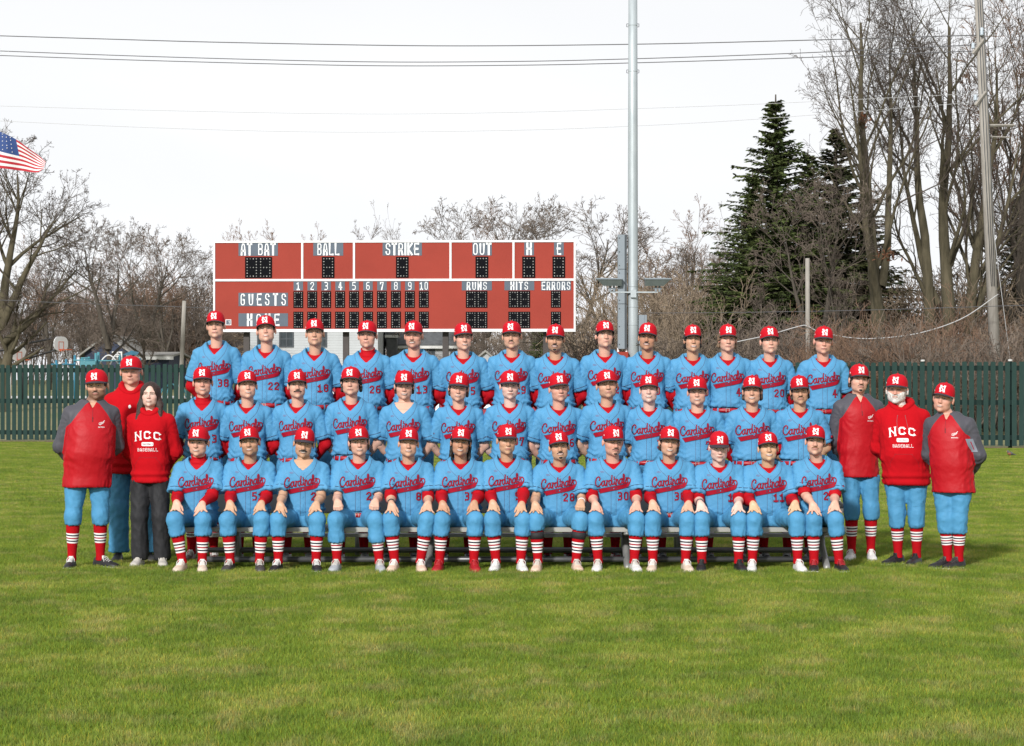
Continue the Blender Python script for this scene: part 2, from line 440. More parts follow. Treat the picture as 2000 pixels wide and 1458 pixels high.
def chest_script():
    u = 0.0368; an = math.radians(7.5)
    R = np.array([[math.cos(an), -math.sin(an)], [math.sin(an), math.cos(an)]])
    o = []
    for w, grow in ((0.60, 0.12), (0.38, 0.0)):
        parts = [ribbon(s, w, 0.16, ext=0.6) for s in SCRIPT] + [swoosh(grow)]
        V, F = merge2(parts); V = V - np.array([4.6, 0.3]); V[:, 1] *= 1.2; V = (V @ R.T) * u
        o.append((V, F))
    V, F = block_text('NCC', 0.023, 0.020, 0.006, 0.0072, 0.01)
    V = (V + np.array([-0.005, -0.0585])) @ R.T
    o.append((V, F))
    return o
CHEST = chest_script()

def project(V2, F, bvh, front_y, off, cx=0.0, cz=0.0, st=1.0, hipz=0.0, tol=0.035, dirv=(0, 1, 0)):
    """lay flat artwork (x, torso height) on a garment seen from the front"""
    V3 = np.zeros((len(V2), 3)); ok = np.zeros(len(V2), bool)
    for i, (x, z) in enumerate(V2):
        X = x + cx; Z = hipz + (z + cz) * st
        hit = bvh.ray_cast(Vector((X, -3, Z)), Vector(dirv))
        if hit[0] is not None and hit[0].y > front_y - tol and hit[0].y < front_y + 0.2:
            V3[i] = (X, hit[0].y - off, Z); ok[i] = True
    F2 = [f for f in F if all(ok[j] for j in f)]
    if not F2: return None
    used = sorted({j for f in F2 for j in f}); mp_ = {j: k for k, j in enumerate(used)}
    return V3[used], [tuple(mp_[j] for j in f) for f in F2]

def disc2(cx, cz, rx, rz, k=10, rot=0.0):
    a = np.linspace(0, 2*math.pi, k, endpoint=False)
    x = rx*np.cos(a); z = rz*np.sin(a); c, s = math.cos(rot), math.sin(rot)
    V = np.vstack([[(cx, cz)], np.stack([cx + x*c - z*s, cz + x*s + z*c], 1)])
    return V, [(0, 1+i, 1+(i+1) % k) for i in range(k)]

# ------------------------------------------------------------------ people
T_JERSEY = dense([(-.10,.180,.136,.0),(-.03,.176,.132,.0),(.03,.170,.126,.0),(.06,.184,.141,-.004),(.11,.180,.142,-.004),(.2,.168,.138,0),(.3,.168,.142,0),
                  (.38,.178,.146,.0),(.45,.188,.140,.004),(.50,.186,.124,.008),(.54,.158,.104,.012),(.57,.122,.088,.016),(.597,.094,.078,.02),(.63,.08,.07,.022)])
T_PELVIS = dense([(-.20,.160,.12,.01),(-.10,.176,.135,.008),(0,.170,.130,.0),(.03,.163,.122,0),(.06,.160,.119,0)])
UPPER, FORE = 0.285, 0.25

def ik(S, W, pole, l1=UPPER, l2=FORE):
    S, W = np.array(S, float), np.array(W, float); d = W - S; L = np.linalg.norm(d); d /= L
    L = min(L, (l1 + l2) * 0.995)
    a = (l1*l1 - l2*l2 + L*L) / (2*L); h = math.sqrt(max(l1*l1 - a*a, 1e-6))
    p = np.array(pole, float); p -= d * (p @ d); p /= np.linalg.norm(p)
    return S + d*a + p*h

def wobble(P, seed, kmin, kmax, n=7, stretch=(1, 1, 1)):
    r = np.random.default_rng(seed); o = np.zeros(P.shape[:-1]); Q = P * np.asarray(stretch)
    for i in range(n):
        k = r.normal(size=3); k *= r.uniform(kmin, kmax) / np.linalg.norm(k)
        k2 = r.normal(size=3); k2 *= kmin / np.linalg.norm(k2)
        o += np.sin(Q @ k + 1.3 * np.sin(Q @ k2 + r.uniform(0, 6)) + r.uniform(0, 6))
    return o / n
def ridges(P, seed, kmin, kmax, n=5, stretch=(1, 1, 1)):
    r = np.random.default_rng(seed); o = np.zeros(P.shape[:-1]); Q = P * np.asarray(stretch)
    for i in range(n):
        k = r.normal(size=3); k *= r.uniform(kmin, kmax) / np.linalg.norm(k)
        k2 = r.normal(size=3); k2 *= kmin * .6 / np.linalg.norm(k2)
        s = np.abs(np.sin(Q @ k + 1.5 * np.sin(Q @ k2 + r.uniform(0, 6)) + r.uniform(0, 6)))
        o += (1 - s) ** 2
    return o / n

def patch(xs, ztop, zbot, nu, nv):
    """strip between two curves z(u), u in -1..1 -> flat artwork plus (u, v) for each vertex"""
    V, uv = [], []
    for i in range(nu + 1):
        u = -1 + 2*i/nu
        for j in range(nv + 1):
            v = j/nv; V.append((xs(u), zbot(u) + (ztop(u) - zbot(u))*v)); uv.append((u, v))
    F = [(i*(nv+1)+j, (i+1)*(nv+1)+j, (i+1)*(nv+1)+j+1, i*(nv+1)+j+1) for i in range(nu) for j in range(nv)]
    return np.array(V), F, np.array(uv)

def cap_parts(fw):
    """cap in head frame: crown, brim, button, eyelets, emblem"""
    a, b = 0.0865*fw, 0.108
    k, n = 36, 12
    V = []
    for i in range(n + 1):
        t = i / n
        for j in range(k):
            an = 2*math.pi*j/k; c, s = math.cos(an), math.sin(an)          # s<0 : front
            f = max(0, -s)
            e = 2.9 + 0.9*f
            rr = (1 - t**e) ** (1/2.1) if t < 1 else 0.0
            z0 = 0.038 - 0.012*s*0.6 - 0.012*abs(c) - .010*max(0, s)
            seam = 1 - 0.012*max(0, 1 - abs(((an/(math.pi/3) + .5) % 1) - .5)*9) * (1 - t) * t * 3
            V.append((a*rr*c*seam, 0.006 + b*rr*s*seam*(1.0 if s > 0 else 0.97), z0 + (0.143 - z0)*t))
    F = [(i*k+j, i*k+(j+1) % k, (i+1)*k+(j+1) % k, (i+1)*k+j) for i in range(n) for j in range(k)]
    crown = (np.array(V), np.array(F))
    bv, nb, mb = [], 20, 6
    for lay in (0, 1):
        for i in range(nb + 1):
            u = -1 + 2*i/nb; an = u * 1.42
            for j in range(mb + 1):
                v = j/mb
                x0, y0 = math.sin(an)*a*1.0, 0.006 - math.cos(an)*b*0.975
                reach = 0.072 * (max(0, 1 - abs(u)**2.6)) ** 0.55
                x = x0*(1 + 0.06*v*(1-abs(u)**4)); y = y0 - reach*v
                z = 0.0445 - 0.026*abs(u)**1.8 - 0.010*v*(1 - .5*u*u) - lay*0.0045
                bv.append((x, y, z))
    m = mb + 1; tot = (nb + 1)*m; F = []
    for i in range(nb):
        for j in range(mb):
            q = (i*m+j, i*m+j+1, (i+1)*m+j+1, (i+1)*m+j)
            F.append(q); F.append(tuple(x + tot for x in q[::-1]))
        F.append((i*m+mb, tot+i*m+mb, tot+(i+1)*m+mb, (i+1)*m+mb))
    brim = (np.array(bv), np.array(F))
    return crown, brim
def emblem2():
    parts = []
    s = 0.0155; w, h = 0.050, 0.060
    x0, x1 = -w/2 + s*.4, w/2 - s*.4; z0, z1 = -h/2, h/2
    parts.append(ribbon([(x0, z0+s*.3), (x0, z1-s*.3)], s, 0.012)); parts.append(ribbon([(x1, z0+s*.3), (x1, z1-s*.3)], s, 0.012))
    parts.append(ribbon([(x0-.001, z1-s*.2), (x1+.001, z0+s*.2)], s*1.05, 0.012))
    for x in (x0, x1):
        for z in (z0, z1): parts.append(ribbon([(x-.010, z), (x+.010, z)], .008, 0.01, ext=0))
    an = np.linspace(math.radians(48), math.radians(312), 16)
    parts.append(ribbon(np.stack([0.029*np.cos(an), 0.0215*np.sin(an)], 1), 0.0120, 0.01))
    parts.append(ribbon([(.0235, .006), (.0235, .019)], .009, .01)); parts.append(ribbon([(.0235, -.006), (.0235, -.019)], .009, .01))
    V, F = merge2(parts); return V*.88, F
EMBLEM = emblem2()

def shoe(parent, ax, ay, yaw, upper, sole, lace, az=0.0, length=0.295):
    """one shoe, ankle above (ax, ay), toe pointing to -y turned by yaw"""
    M = Matrix.Translation((ax, ay, az)) @ Matrix.Rotation(yaw, 4, 'Z')
    U = np.array([0, .04, .12, .24, .36, .48, .6, .72, .84, .93, .985, 1.0])
    W = np.array([.018, .030, .036, .038, .038, .041, .046, .049, .047, .038, .022, .008])
    H = np.array([.075, .098, .106, .108, .102, .090, .076, .064, .055, .047, .036, .026])
    k = 14; V = []
    for u, w, h in zip(U, W, H):
        y = 0.075 - u*length
        for j in range(k):
            t = j/(k-1)*math.pi
            top = 0.75 if u < .4 else 1.0
            x = -w*math.copysign(abs(math.cos(t))**0.75, math.cos(t)); 
            z = 0.014 + (h - 0.014)*abs(math.sin(t))**0.85
            if u < .4: x *= 1 - 0.25*(max(0, z - .04)/.07)
            V.append((x, y, z))
    n = len(U); F = [(i*k+j, (i+1)*k+j, (i+1)*k+j+1, i*k+j+1) for i in range(n-1) for j in range(k-1)]
    F += [tuple(range(k)), tuple((n-1)*k+j for j in range(k))[::-1]]
    T = lambda V: np.array([M @ Vector(v) for v in V])
    o = add('shoe', T(V), F, upper, parent)
    ring = [(-w-.004, .078 - u*(length+.006)) for u, w in zip(U, W)] + [(w+.004, .078 - u*(length+.006)) for u, w in list(zip(U, W))[::-1]]
    m = MB(); m.prism([(x, y, 0.0) for x, y in ring], (0, 0, 0.02)); Vs = T(np.vstack(m.V)); add('sole', Vs, m.F, sole, o)
    m = MB()
    for i, u in enumerate((.44, .51, .58, .65)):
        h = np.interp(u, U, H); w = np.interp(u, U, W)*.62; y = .075 - u*length
        m.tube([(-w, y+.004, h-.012), (-w*.5, y, h+.001), (0, y, h+.004), (w*.5, y, h+.001), (w, y+.004, h-.012)], .0042, 5)
    h = np.interp(.42, U, H); y = .075 - .40*length
    m.tube([(0, y, h+.004), (.022, y-.012, h+.012), (.034, y-.02, h-.004), (.036, y-.03, h-.03)], .003, 5)
    m.tube([(0, y, h+.004), (-.022, y-.012, h+.012), (-.034, y-.022, h-.006), (-.036, y-.03, h-.034)], .003, 5)
    m.box((-.02, y-.002, h-.02), (.02, y+.012, h+.022))
    add('lace', T(np.vstack(m.V)), m.F, lace, o, smooth=True)
    return o

def sock(parent, knee, ankle, t0=0.10, s0=0.45, bw=.035):
    """knit sock with seven woven bands, built ring by ring from knee to ankle"""
    K, A = np.array(knee, float), np.array(ankle, float)
    d = A - K; ax = d/np.linalg.norm(d); x = np.array([1., 0, 0]); x -= ax*(x @ ax); x /= np.linalg.norm(x); y = np.cross(ax, x)
    if y[1] < 0: y = -y
    top = list(np.linspace(t0, s0, 6)[:-1]); bands = [s0 + bw*i for i in range(8)]; low = list(np.linspace(bands[-1], 1.02, 7)[1:])
    ts = top + bands + low
    names = ['red_knit', 'sock_white', 'sock_black', 'sock_stripe_red']; seq = [1, 2, 1, 3, 1, 2, 1]
    k = 16; V = []
    for t in ts:
        r = np.interp(t, [0, .12, .3, .5, .7, .9, 1.02], [.058, .060, .0635, .057, .047, .040, .043])
        off = np.interp(t, [0, .25, .5, 1], [0, .014, .008, 0.0])
        c = K + d*t + y*off
        for j in range(k):
            an = 2*math.pi*j/k; V.append(c + r*(x*math.cos(an) + y*math.sin(an)))
    F, mi = [], []
    for i in range(len(ts) - 1):
        for j in range(k):
            F.append((i*k+j, i*k+(j+1) % k, (i+1)*k+(j+1) % k, (i+1)*k+j)); q = i - len(top); mi.append(seq[q] if 0 <= q < 7 else 0)
    return add('sock', V, F, [MAT[n] for n in names], parent, mi)

def hand_prims(W, f, n, side, fist=False, push=None, hsp=.24):
    """round cones of a hand: wrist W, finger direction f, back-of-hand normal n, thumb towards side"""
    f = np.array(f, float); f /= np.linalg.norm(f); n = np.array(n, float); n -= f*(n @ f); n /= np.linalg.norm(n)
    s = np.cross(f, n); s = s if s @ np.asarray(side) > 0 else -s
    pr = []; pu = push or (lambda p, r: p)
    lens = [.80, .88, .83, .67]
    for i in range(4):
        o = .031 - .0208*i
        a = W + s*o*.55 + f*.012; k = pu(W + f*(.078 - .004*abs(i-1)) + s*o, .0115)
        pr.append((a, k, .0152, .0115, .014))
        g = f + s*(hsp*(1 - .62*i))
        if fist:
            p1 = pu(k + (g*.5 - n*.8)*.034*lens[i], .0115); p2 = p1 + (-g*.75 - n*.35)*.026
            pr += [(k, p1, .0122, .0115, .004), (p1, p2, .0112, .0105, .004)]
        else:
            p1 = pu(k + (g - n*.28)*.040*lens[i], .0098); p2 = pu(p1 + (g*.85 - n*.6)*.026*lens[i], .0088); p3 = pu(p2 + (g*.7 - n*.8)*.020*lens[i], .0078)
            pr += [(k, p1, .0104, .0094, .0025), (p1, p2, .0094, .0087, .0025), (p2, p3, .0087, .0078, .0025)]
    b = W + f*.022 + s*.022
    if fist:
        t1 = pu(b + f*.045 + s*.018 - n*.012, .012); t2 = pu(t1 + f*.022 - s*.016 - n*.012, .0105)
    else:
        t1 = pu(b + f*.032 + s*.025 - n*.012, .011); t2 = pu(t1 + f*.030 + s*.010 - n*.014, .0088)
    pr += [(W + f*.01 + s*.008, b, .02, .018, .014), (b, t1, .0165, .012, .010), (t1, t2, .0122, .0092, .004)]
    return pr

def build_person(c):
    seed = c['seed']; r = np.random.default_rng(seed); c = dict(c)
    c['yaw'] = c.get('yaw', 0) + r.normal(0, 5); c['roll'] = c.get('roll', 0) + r.normal(0, 2.8); c['pitch'] = c.get('pitch', 0) + r.normal(0, 2.2)
    c['w'] = c.get('w', 1.0)*r.uniform(.965, 1.035); c['fw'] = c.get('fw', 1.0)*r.uniform(.97, 1.04); c['jaw'] = c.get('jaw', 1.0)*r.uniform(.9, 1.1); c['nose'] = c.get('nose', 1.0)*r.uniform(.85, 1.2)
    c['elbow'] = c.get('elbow', r.uniform(-.02, .16)); c['hoff'] = c.get('hoff', {-1: r.uniform(-.014, .014), 1: r.uniform(-.014, .014)}); c.setdefault('turn', r.normal(0, 2.5) if c['pose'] == 'stand' else 0)
    hjit = {-1: r.uniform(-.02, .025), 1: r.uniform(-.02, .025)}
    sit = c['pose'] == 'sit'
    base = c.get('base', 0.0); Y = c['Y']; w = c.get('w', 1.0)
    top = w_of(c['px'], c['top'], Y - (.07 if sit else .02))
    Hs = c.get('hs', 1.06)
    capz = .143 if c.get('cap', True) else .122
    if sit:
        hipz = 0.475; st = (top[2] - hipz - capz*Hs) / .735
    else:
        k = (top[2] - base - capz*Hs) / (.95 + .735); hipz = .95*k; st = k
        top_base = base
    lean = c.get('lean', .10 if sit else .02)
    X = w_of(c['px'], c['top'], Y)[0] + c.get('dx', 0.0)
    hx = top[0] - X                      # head offset from the pelvis
    person = None
    bz = base
    sway = (hx) / (.735*st) * .6
    def toT(P):
        z = (P[..., 2] - hipz) / st
        return np.stack([(P[..., 0] - sway*(P[..., 2]-hipz)) / w, P[..., 1] + lean*(P[..., 2]-hipz), z], -1)
    def tw(x, y, z): return np.array([x*w + sway*z*st, y - lean*z*st, hipz + z*st])
    belly = c.get('belly', 0.0)
    TJ = T_JERSEY.copy(); hem_shift = 0
    if belly:
        g = np.exp(-((TJ[:, 0]-.13)/.16)**2)*belly; TJ[:, 2] += g; TJ[:, 3] -= g*.6; TJ[:, 1] += g*.45
    # --- head frame
    Hc = tw(0, -.012, .735); Hc[0] = hx; Hc[2] = (top[2]-bz) - capz*Hs if not sit else top[2] - capz*Hs
    R = np.array((Matrix.Rotation(math.radians(c.get('yaw', 0)), 3, 'Z') @ Matrix.Rotation(math.radians(c.get('pitch', 0)), 3, 'X') @ Matrix.Rotation(math.radians(c.get('roll', 0)), 3, 'Y')))
    toH = lambda P: ((P - Hc) @ R) / Hs
    frH = lambda V: (np.asarray(V) * Hs) @ R.T + Hc
    fw = c.get('fw', 1.0); jaw = c.get('jaw', 1.0)
    # --- limbs
    S = {s: tw(s*.168, .012, .476) for s in (-1, 1)}
    E, Wr = {}, {}
    hands = {}
    knee, ankle, hip = {}, {}, {}
    for s in (-1, 1):
        hip[s] = np.array([s*.092*w, .0, hipz - .005])
        if sit:
            kx = (c['knees'][0 if s < 0 else 1] - 1000) * (Y-.46)/FPX - X
            fx = (c['feet'][0 if s < 0 else 1] - 1000) * (Y-.50)/FPX - X
            knee[s] = np.array([kx, -.445, .472 + c.get('kz', 0)]); ankle[s] = np.array([fx, -.425 + c.get('fy', 0), .085])
        else:
            fx = s*c.get('stance', .12)*w
            if 'feet' in c: fx = (c['feet'][0 if s < 0 else 1] - 1000)*Y/FPX - X
            knee[s] = np.array([(fx*1.0 + hip[s][0]*.35)/1.35, -.025, .50*k]); ankle[s] = np.array([fx, .02, .085])
    knee_r = .067
    def pants(P, thin=0.0):
        if sit:
            z = (P[..., 2] - hipz); Pp = np.stack([P[..., 0]/w, P[..., 1], z], -1)
            d = np.maximum(loft(Pp, T_PELVIS), z - .06); d = np.maximum(d, -.085 - z)
        else:
            Pt = toT(P); d = loft(Pt, T_PELVIS); d = np.maximum(d, Pt[..., 2] - (.055 if c.get('top_', 'jersey') == 'jersey' else c.get('thm', -.14) + .03)); d = smax(d, (-.13 - Pt[..., 2]), .03)
        for s in (-1, 1):
            kn, an = knee[s], ankle[s]
            dn = (an - kn); L = np.linalg.norm(dn); dn = dn/L
            if c.get('long'):
                leg = smin(rc(P, hip[s] + [0, 0, -.03], kn, .112*w, .084*w), rc(P, kn, an + [0, .0, .02], .084*w, .088*w), .03)
                leg = np.maximum(leg, .06 + c.get('hemz', 0) - P[..., 2])
            else:
                hem = c.get('hem', .15 if sit else .135)
                he = kn + dn*hem
                thigh = rc(P, hip[s] + ([0, -.02, -.0] if sit else [0, 0, -.03]), kn, (.098 if sit else .112)*w, knee_r + .006)
                shin = rc(P, kn, he - dn*.02, knee_r+.006, .073)
                bl = rc(P, he - dn*.055, he - dn*.03, .074, .070)
                leg = smin(thigh, smin(shin, bl, .02), .035)
                leg = smax(leg, (P - he) @ dn, .012)
            d = smin(d, leg, .03)
        if c.get('top_'): d = np.maximum(d, toT(P)[..., 2] - (c.get('thm', -.14) + .03))
        return d
    for s in (-1, 1):
        if sit:
            kn = knee[s]; fist = c.get('fists', False) is True or c.get('fists') == s
            hz = .165 if fist else .150
            dyh = .075 if fist else .045
            W = np.array([kn[0] + s*c.get('hx', 0.0) + c.get('hoff', {}).get(s, 0), kn[1] + dyh + hjit[s], kn[2] + hz + hjit[s]*.3])
            f = np.array([-s*.05, -.62, -.78]) if not fist else np.array([-s*.12, -.75, -.65]); nrm = np.array([s*.1, -.75, .62])
            E[s] = ik(S[s], W, (s*c.get('elbow', .36), .40, -.85)); Wr[s] = W
            def push(p, rr):
                q = np.array(p, float)
                for _ in range(3):
                    e = 1e-3; d0 = pants(q[None])[0]
                    if d0 > rr*.9: break
                    g = np.array([pants((q + np.eye(3)[i]*e)[None])[0] - d0 for i in range(3)])/e
                    q = q + g/(np.linalg.norm(g)+1e-9)*(rr*.9 - d0)
                return q
            hands[s] = hand_prims(W, f, nrm, (-s, 0, 0), fist, push, r.uniform(.12, .27))
        else:
            E[s] = tw(s*((.262 if c.get('top_') is None else .236) + c.get('elb', 0)), .070, .175); Wr[s] = tw(s*.11, .185 + belly*.3, -.005)
            hands[s] = hand_prims(Wr[s], (-s*.8, .1, -.5), (0, 1, .1), (0, 0, 1), True)
    neck0 = tw(0, .03, .53)
    skull = lambda Q: smin(ell(Q, (0, .006, .028), (.080*fw, .097, .088)), ell(Q, (0, -.018, -.045), (.0640*fw, .072, .077)), .03)
    def headsdf(P):
        Q = toH(P)
        d = skull(Q)
        A = np.array([1, 1, 1.]); Qa = np.abs(Q[..., 0:1]); Qs = np.concatenate([Qa, Q[..., 1:]], -1)
        d = smin(d, ell(Qs, (.0385*fw*jaw, -.016, -.070), (.022, .036, .026)), .03)
        d = smin(d, ell(Qs, (.0, -.070, -.100), (.022*jaw, .022, .019)), .022)
        d = smin(d, ell(Qs, (.042*fw, -.052, -.03), (.024, .024, .022)), .02)
        d = smin(d, rc(Qs, (.008, -.083, .02), (.044, -.07, .018), .014, .012), .015)
        d = smax(d, -ell(Qs, (.031, -.102, .001), (.017, .022, .011)), .014)
        ns = c.get('nose', 1.0)
        d = smin(d, rc(Q, (0, -.084, .008), (0, -.104*1.0 - .004*(ns-1), -.032), .008, .0125*ns), .012)
        d = smin(d, ell(Qs, (.011*ns, -.096, -.036), (.0095, .012, .008)), .007)
        d = smin(d, ell(Qs, (0, -.086, -.066), (.026, .011, .013)), .012)
        d = smin(d, ell(Qs, (.0845*fw, .010, -.012), (.0095, .019, .031)), .008)
        d = d*Hs
        d = smin(d, rc(P, frH((0, .018, -.075)), neck0, .0535*Hs*c.get('nk', 1), .0585*w*c.get('nk', 1)), .016)
        return d
    armr = c.get('arm', 1.0)
    def armsdf(P, s, g=0.0):
        d = rc(P, S[s], E[s], .054*armr+g, .043*armr+g)
        m = E[s]*.6 + Wr[s]*.4
        return smin(smin(d, rc(P, E[s], m, .043*armr+g, .041*armr+g), .02), rc(P, m, Wr[s], .041*armr+g, .0265*armr+g), .015)
    def handsdf(P, s):
        d = None
        for a, b, ra, rb, kk in hands[s]:
            q = rc(P, a, b, ra, rb); d = q if d is None else smin(d, q, kk)
        return smin(d, armsdf(P, s), .012)
    def bodyt(P): 
        Pt = toT(P); bare_ = c.get('under', 'crew') == 'none' or c.get('top_')
        d = loft(Pt, TJ, -.012 if bare_ else -.032); d = np.maximum(np.maximum(d, Pt[..., 2] - .575), -Pt[..., 2] - .05)
        return d if bare_ else np.maximum(d, Pt[..., 2] - (.475 + .45*Pt[..., 1]))
    Vs, Qs, n = [], [], 0
    def app(V, Q):
        nonlocal n
        Vs.append(V); Qs.append(Q + n); n += len(V)
    # head, neck and upper chest in fine cells
    hb_lo = Hc - np.array([.115, .13, .215])*Hs; hb_hi = Hc + np.array([.115, .125, .135])*Hs
    V, Q = surfnet(lambda P: smin(headsdf(P), bodyt(P), .02), hb_lo, hb_hi, .0074); app(V, Q); nhead = len(V)
    for s in (-1, 1):
        pts = np.array([p for h in hands[s] for p in h[:2]] + [Wr[s]*.35 + E[s]*.65]) if sit else np.array([p for h in hands[s] for p in h[:2]])
        bare = c.get('sleeve') in ('bare', 'elbow', 'three')
        V, Q = surfnet(lambda P: handsdf(P, s), pts.min(0) - .045, pts.max(0) + .045, .0064 if sit else .014); app(V, Q)
    # the rest of the body in coarse cells, a hair thinner so that it stays inside the fine ones
    def rest(P):
        d = bodyt(P) + .002
        d = smin(d, rc(P, frH((0, .018, -.075)), neck0, .050, .055*w), .02)
        for s in (-1, 1):
            d = smin(d, armsdf(P, s, -.0015), .03)
            d = smin(d, smin(rc(P, hip[s], knee[s], .075*w, .05), rc(P, knee[s], ankle[s], .05, .034), .02), .03)
        return d
    pts = np.array([hip[1], hip[-1], knee[1], knee[-1], ankle[1], ankle[-1], E[1], E[-1], Wr[1], Wr[-1], tw(.2, 0, .575), tw(-.2, 0, .575)])
    V, Q = surfnet(rest, pts.min(0) - .11, pts.max(0) + .11, .026); app(V, Q)
    V = np.vstack(Vs); Q = np.vstack(Qs)
    skin = MAT['skin_' + c['skin']]
    me = make_mesh('person', V, Q, skin)
    person = bpy.data.objects.new('person', me); COL.objects.link(person)
    person.location = (X, Y, bz); person.rotation_euler = (0, 0, math.radians(c.get('turn', 0)))
    tag(person, c['label'], 'person', c.get('group'))
    # skin tint: flush, lips, stubble
    H = toH(V); tint = np.ones((len(V), 4), np.float32)
    gs = lambda cx, cy, cz, sg: np.exp(-(((np.abs(H[:, 0])-cx)**2 + (H[:, 1]-cy)**2 + (H[:, 2]-cz)**2)/(2*sg*sg)))
    flush = .16*gs(.042, -.06, -.03, .02) + .2*gs(0, -.105, -.032, .012) + .15*gs(.08, .01, -.012, .02)
    tint[:, 1] -= flush*c.get('flush', 1.0); tint[:, 2] -= flush*c.get('flush', 1.0)
    if c.get('stubble'):
        m = np.clip((-.030 - H[:, 2] - .25*np.maximum(0, H[:, 1]+.03))/.018, 0, 1)*np.clip((.03 - H[:, 1])/.03, 0, 1)*np.clip((H[:, 2]+.15)/.03, 0, 1)
        m *= 1 - .75*np.exp(-((H[:, 0]/.05)**2 + ((H[:, 2]+.055)/.014)**2))*(H[:, 1] < -.04)*0.4
        tint[:, :3] *= 1 - m[:, None]*c['stubble']*np.array([.62, .66, .66])
    if c.get('fade'):
        m = np.clip((H[:, 2] - .0)/.02, 0, 1)*np.clip((H[:, 1] + .045)/.02, 0, 1)
        tint[:, :3] *= 1 - m[:, None]*.45
    at = me.color_attributes.new('tint', 'FLOAT_COLOR', 'POINT'); at.data.foreach_set('color', tint.ravel())
    # --- face artwork on the head surface
    hV = H[:nhead]; hq = Qs[0]
    sel = (hV[:, 2] > -.16)
    bvh = BVHTree.FromPolygons([tuple(v) for v in hV], [tuple(q) for q in hq])
    def face(name, V2, F, off, m, bulge=None, smooth=True):
        o3 = np.zeros((len(V2), 3)); ok = np.zeros(len(V2), bool)
        for i, (x, z) in enumerate(V2):
            h = bvh.ray_cast(Vector((x, -1, z)), Vector((0, 1, 0)))
            if h[0] is not None and h[0].y < .05: o3[i] = (x, h[0].y - off - (bulge[i] if bulge is not None else 0), z); ok[i] = True
        F = [f for f in F if all(ok[j] for j in f)]
        if not F: return
        return add(name, frH(o3), F, m, person, None, smooth)
    hair = MAT['hair_' + c['hair']]
    brow = MAT['hair_' + c.get('brow', c['hair'])]
    sq = c.get('squint', 1.0)
    for s in (-1, 1):
        V2, F = disc2(s*.031, .001, .0125, .0048*sq, 12); e = face('eye', V2, F, .0012, MAT['eye_white'])
        V2, F = disc2(s*.031, .0014, .0052, .0046*sq, 10)
        o = face('iris', V2, F, .0022, MAT['iris_dark'])
        if o and e: o.parent = e
        lid = smooth_pts([(s*.018, .0005), (s*.026, .0055*sq), (s*.036, .0055*sq), (s*.045, .0)], 4)
        V2, F = ribbon(lid, .0046, .004); o = face('eyelash', V2, F, .0028, MAT['hair_dark'])
        if o and e: o.parent = e
        b = smooth_pts([(s*.013, .0155), (s*.030, .0205 + c.get('brow_up', 0)), (s*.047, .0145)], 4)
        V2, F = ribbon(b, .0088*c.get('browt', 1), .004, cross=2); face('eyebrow', V2, F, .0026, brow)
    mz = -.0655; mouth = c.get('mouth', 'closed')
    if mouth in ('grin', 'smile'):
        hw, ht, up = (.0275, .0088, .0048) if mouth == 'grin' else (.0240, .0060, .0034)
        zt = lambda u: mz + up*u*u + .0012; zb = lambda u: mz + up*u*u - ht*(1 - u*u)
        V2, F, uv = patch(lambda u: u*(hw+.004), lambda u: zt(u) + .0045*(1-u*u)**.5 if abs(u) < 1 else zt(u), lambda u: zb(u) - .007*max(0, 1-u*u), 12, 3)
        o = face('lips', V2, F, .0014, MAT['lip'])
        V2, F, uv = patch(lambda u: u*hw, zt, zb, 12, 2); t = face('teeth', V2, F, .0028, MAT['teeth'])
        if t and o: t.parent = o
    else:
        up = .004 if mouth == 'slight' else -.0012
        V2, F, uv = patch(lambda u: u*.0255, lambda u: mz + up*u*u + .0065*max(0, 1-u*u)*(1-.35*math.exp(-(u/.18)**2)), lambda u: mz + up*u*u - .009*max(0, 1-u*u), 12, 3)
        o = face('lips', V2, F, .0013, MAT['lip'])
        ln = [(u*.026, mz + up*u*u) for u in np.linspace(-1, 1, 11)]
        V2, F = ribbon(ln, .0026, .006); t = face('mouth_line', V2, F, .0026, MAT['mouth_line'])
        if t and o: t.parent = o
    fc = c.get('facial')
    if fc in ('moustache', 'big_moustache', 'goatee', 'thin_moustache'):
        hw = .037 if fc == 'big_moustache' else .031; tk = {'big_moustache': .0155, 'thin_moustache': .0075}.get(fc, .0105)
        zt = lambda u: -.0475 - .006*u*u - .006*abs(u)**3; zb = lambda u: zt(u) - tk*(1 - .55*abs(u)**2.2)
        V2, F, uv = patch(lambda u: u*hw, zt, zb, 14, 4)
        bl = .0045*(1 - uv[:, 0]**4)*np.sin(np.pi*np.clip(uv[:, 1], 0, 1))
        face('moustache', V2, F, .0022, MAT['hair_' + c.get('beardc', c['hair'])], bl)
    if fc == 'goatee' or c.get('chin'):
        V2, F, uv = patch(lambda u: u*.016, lambda u: -.0885 - .004*u*u, lambda u: -.108 + .008*u*u, 8, 4)
        bl = .004*(1 - uv[:, 0]**4)*np.sin(np.pi*np.clip(uv[:, 1], 0, 1))
        face('chin_beard', V2, F, .0015, MAT['hair_' + c.get('beardc', c['hair'])], bl)
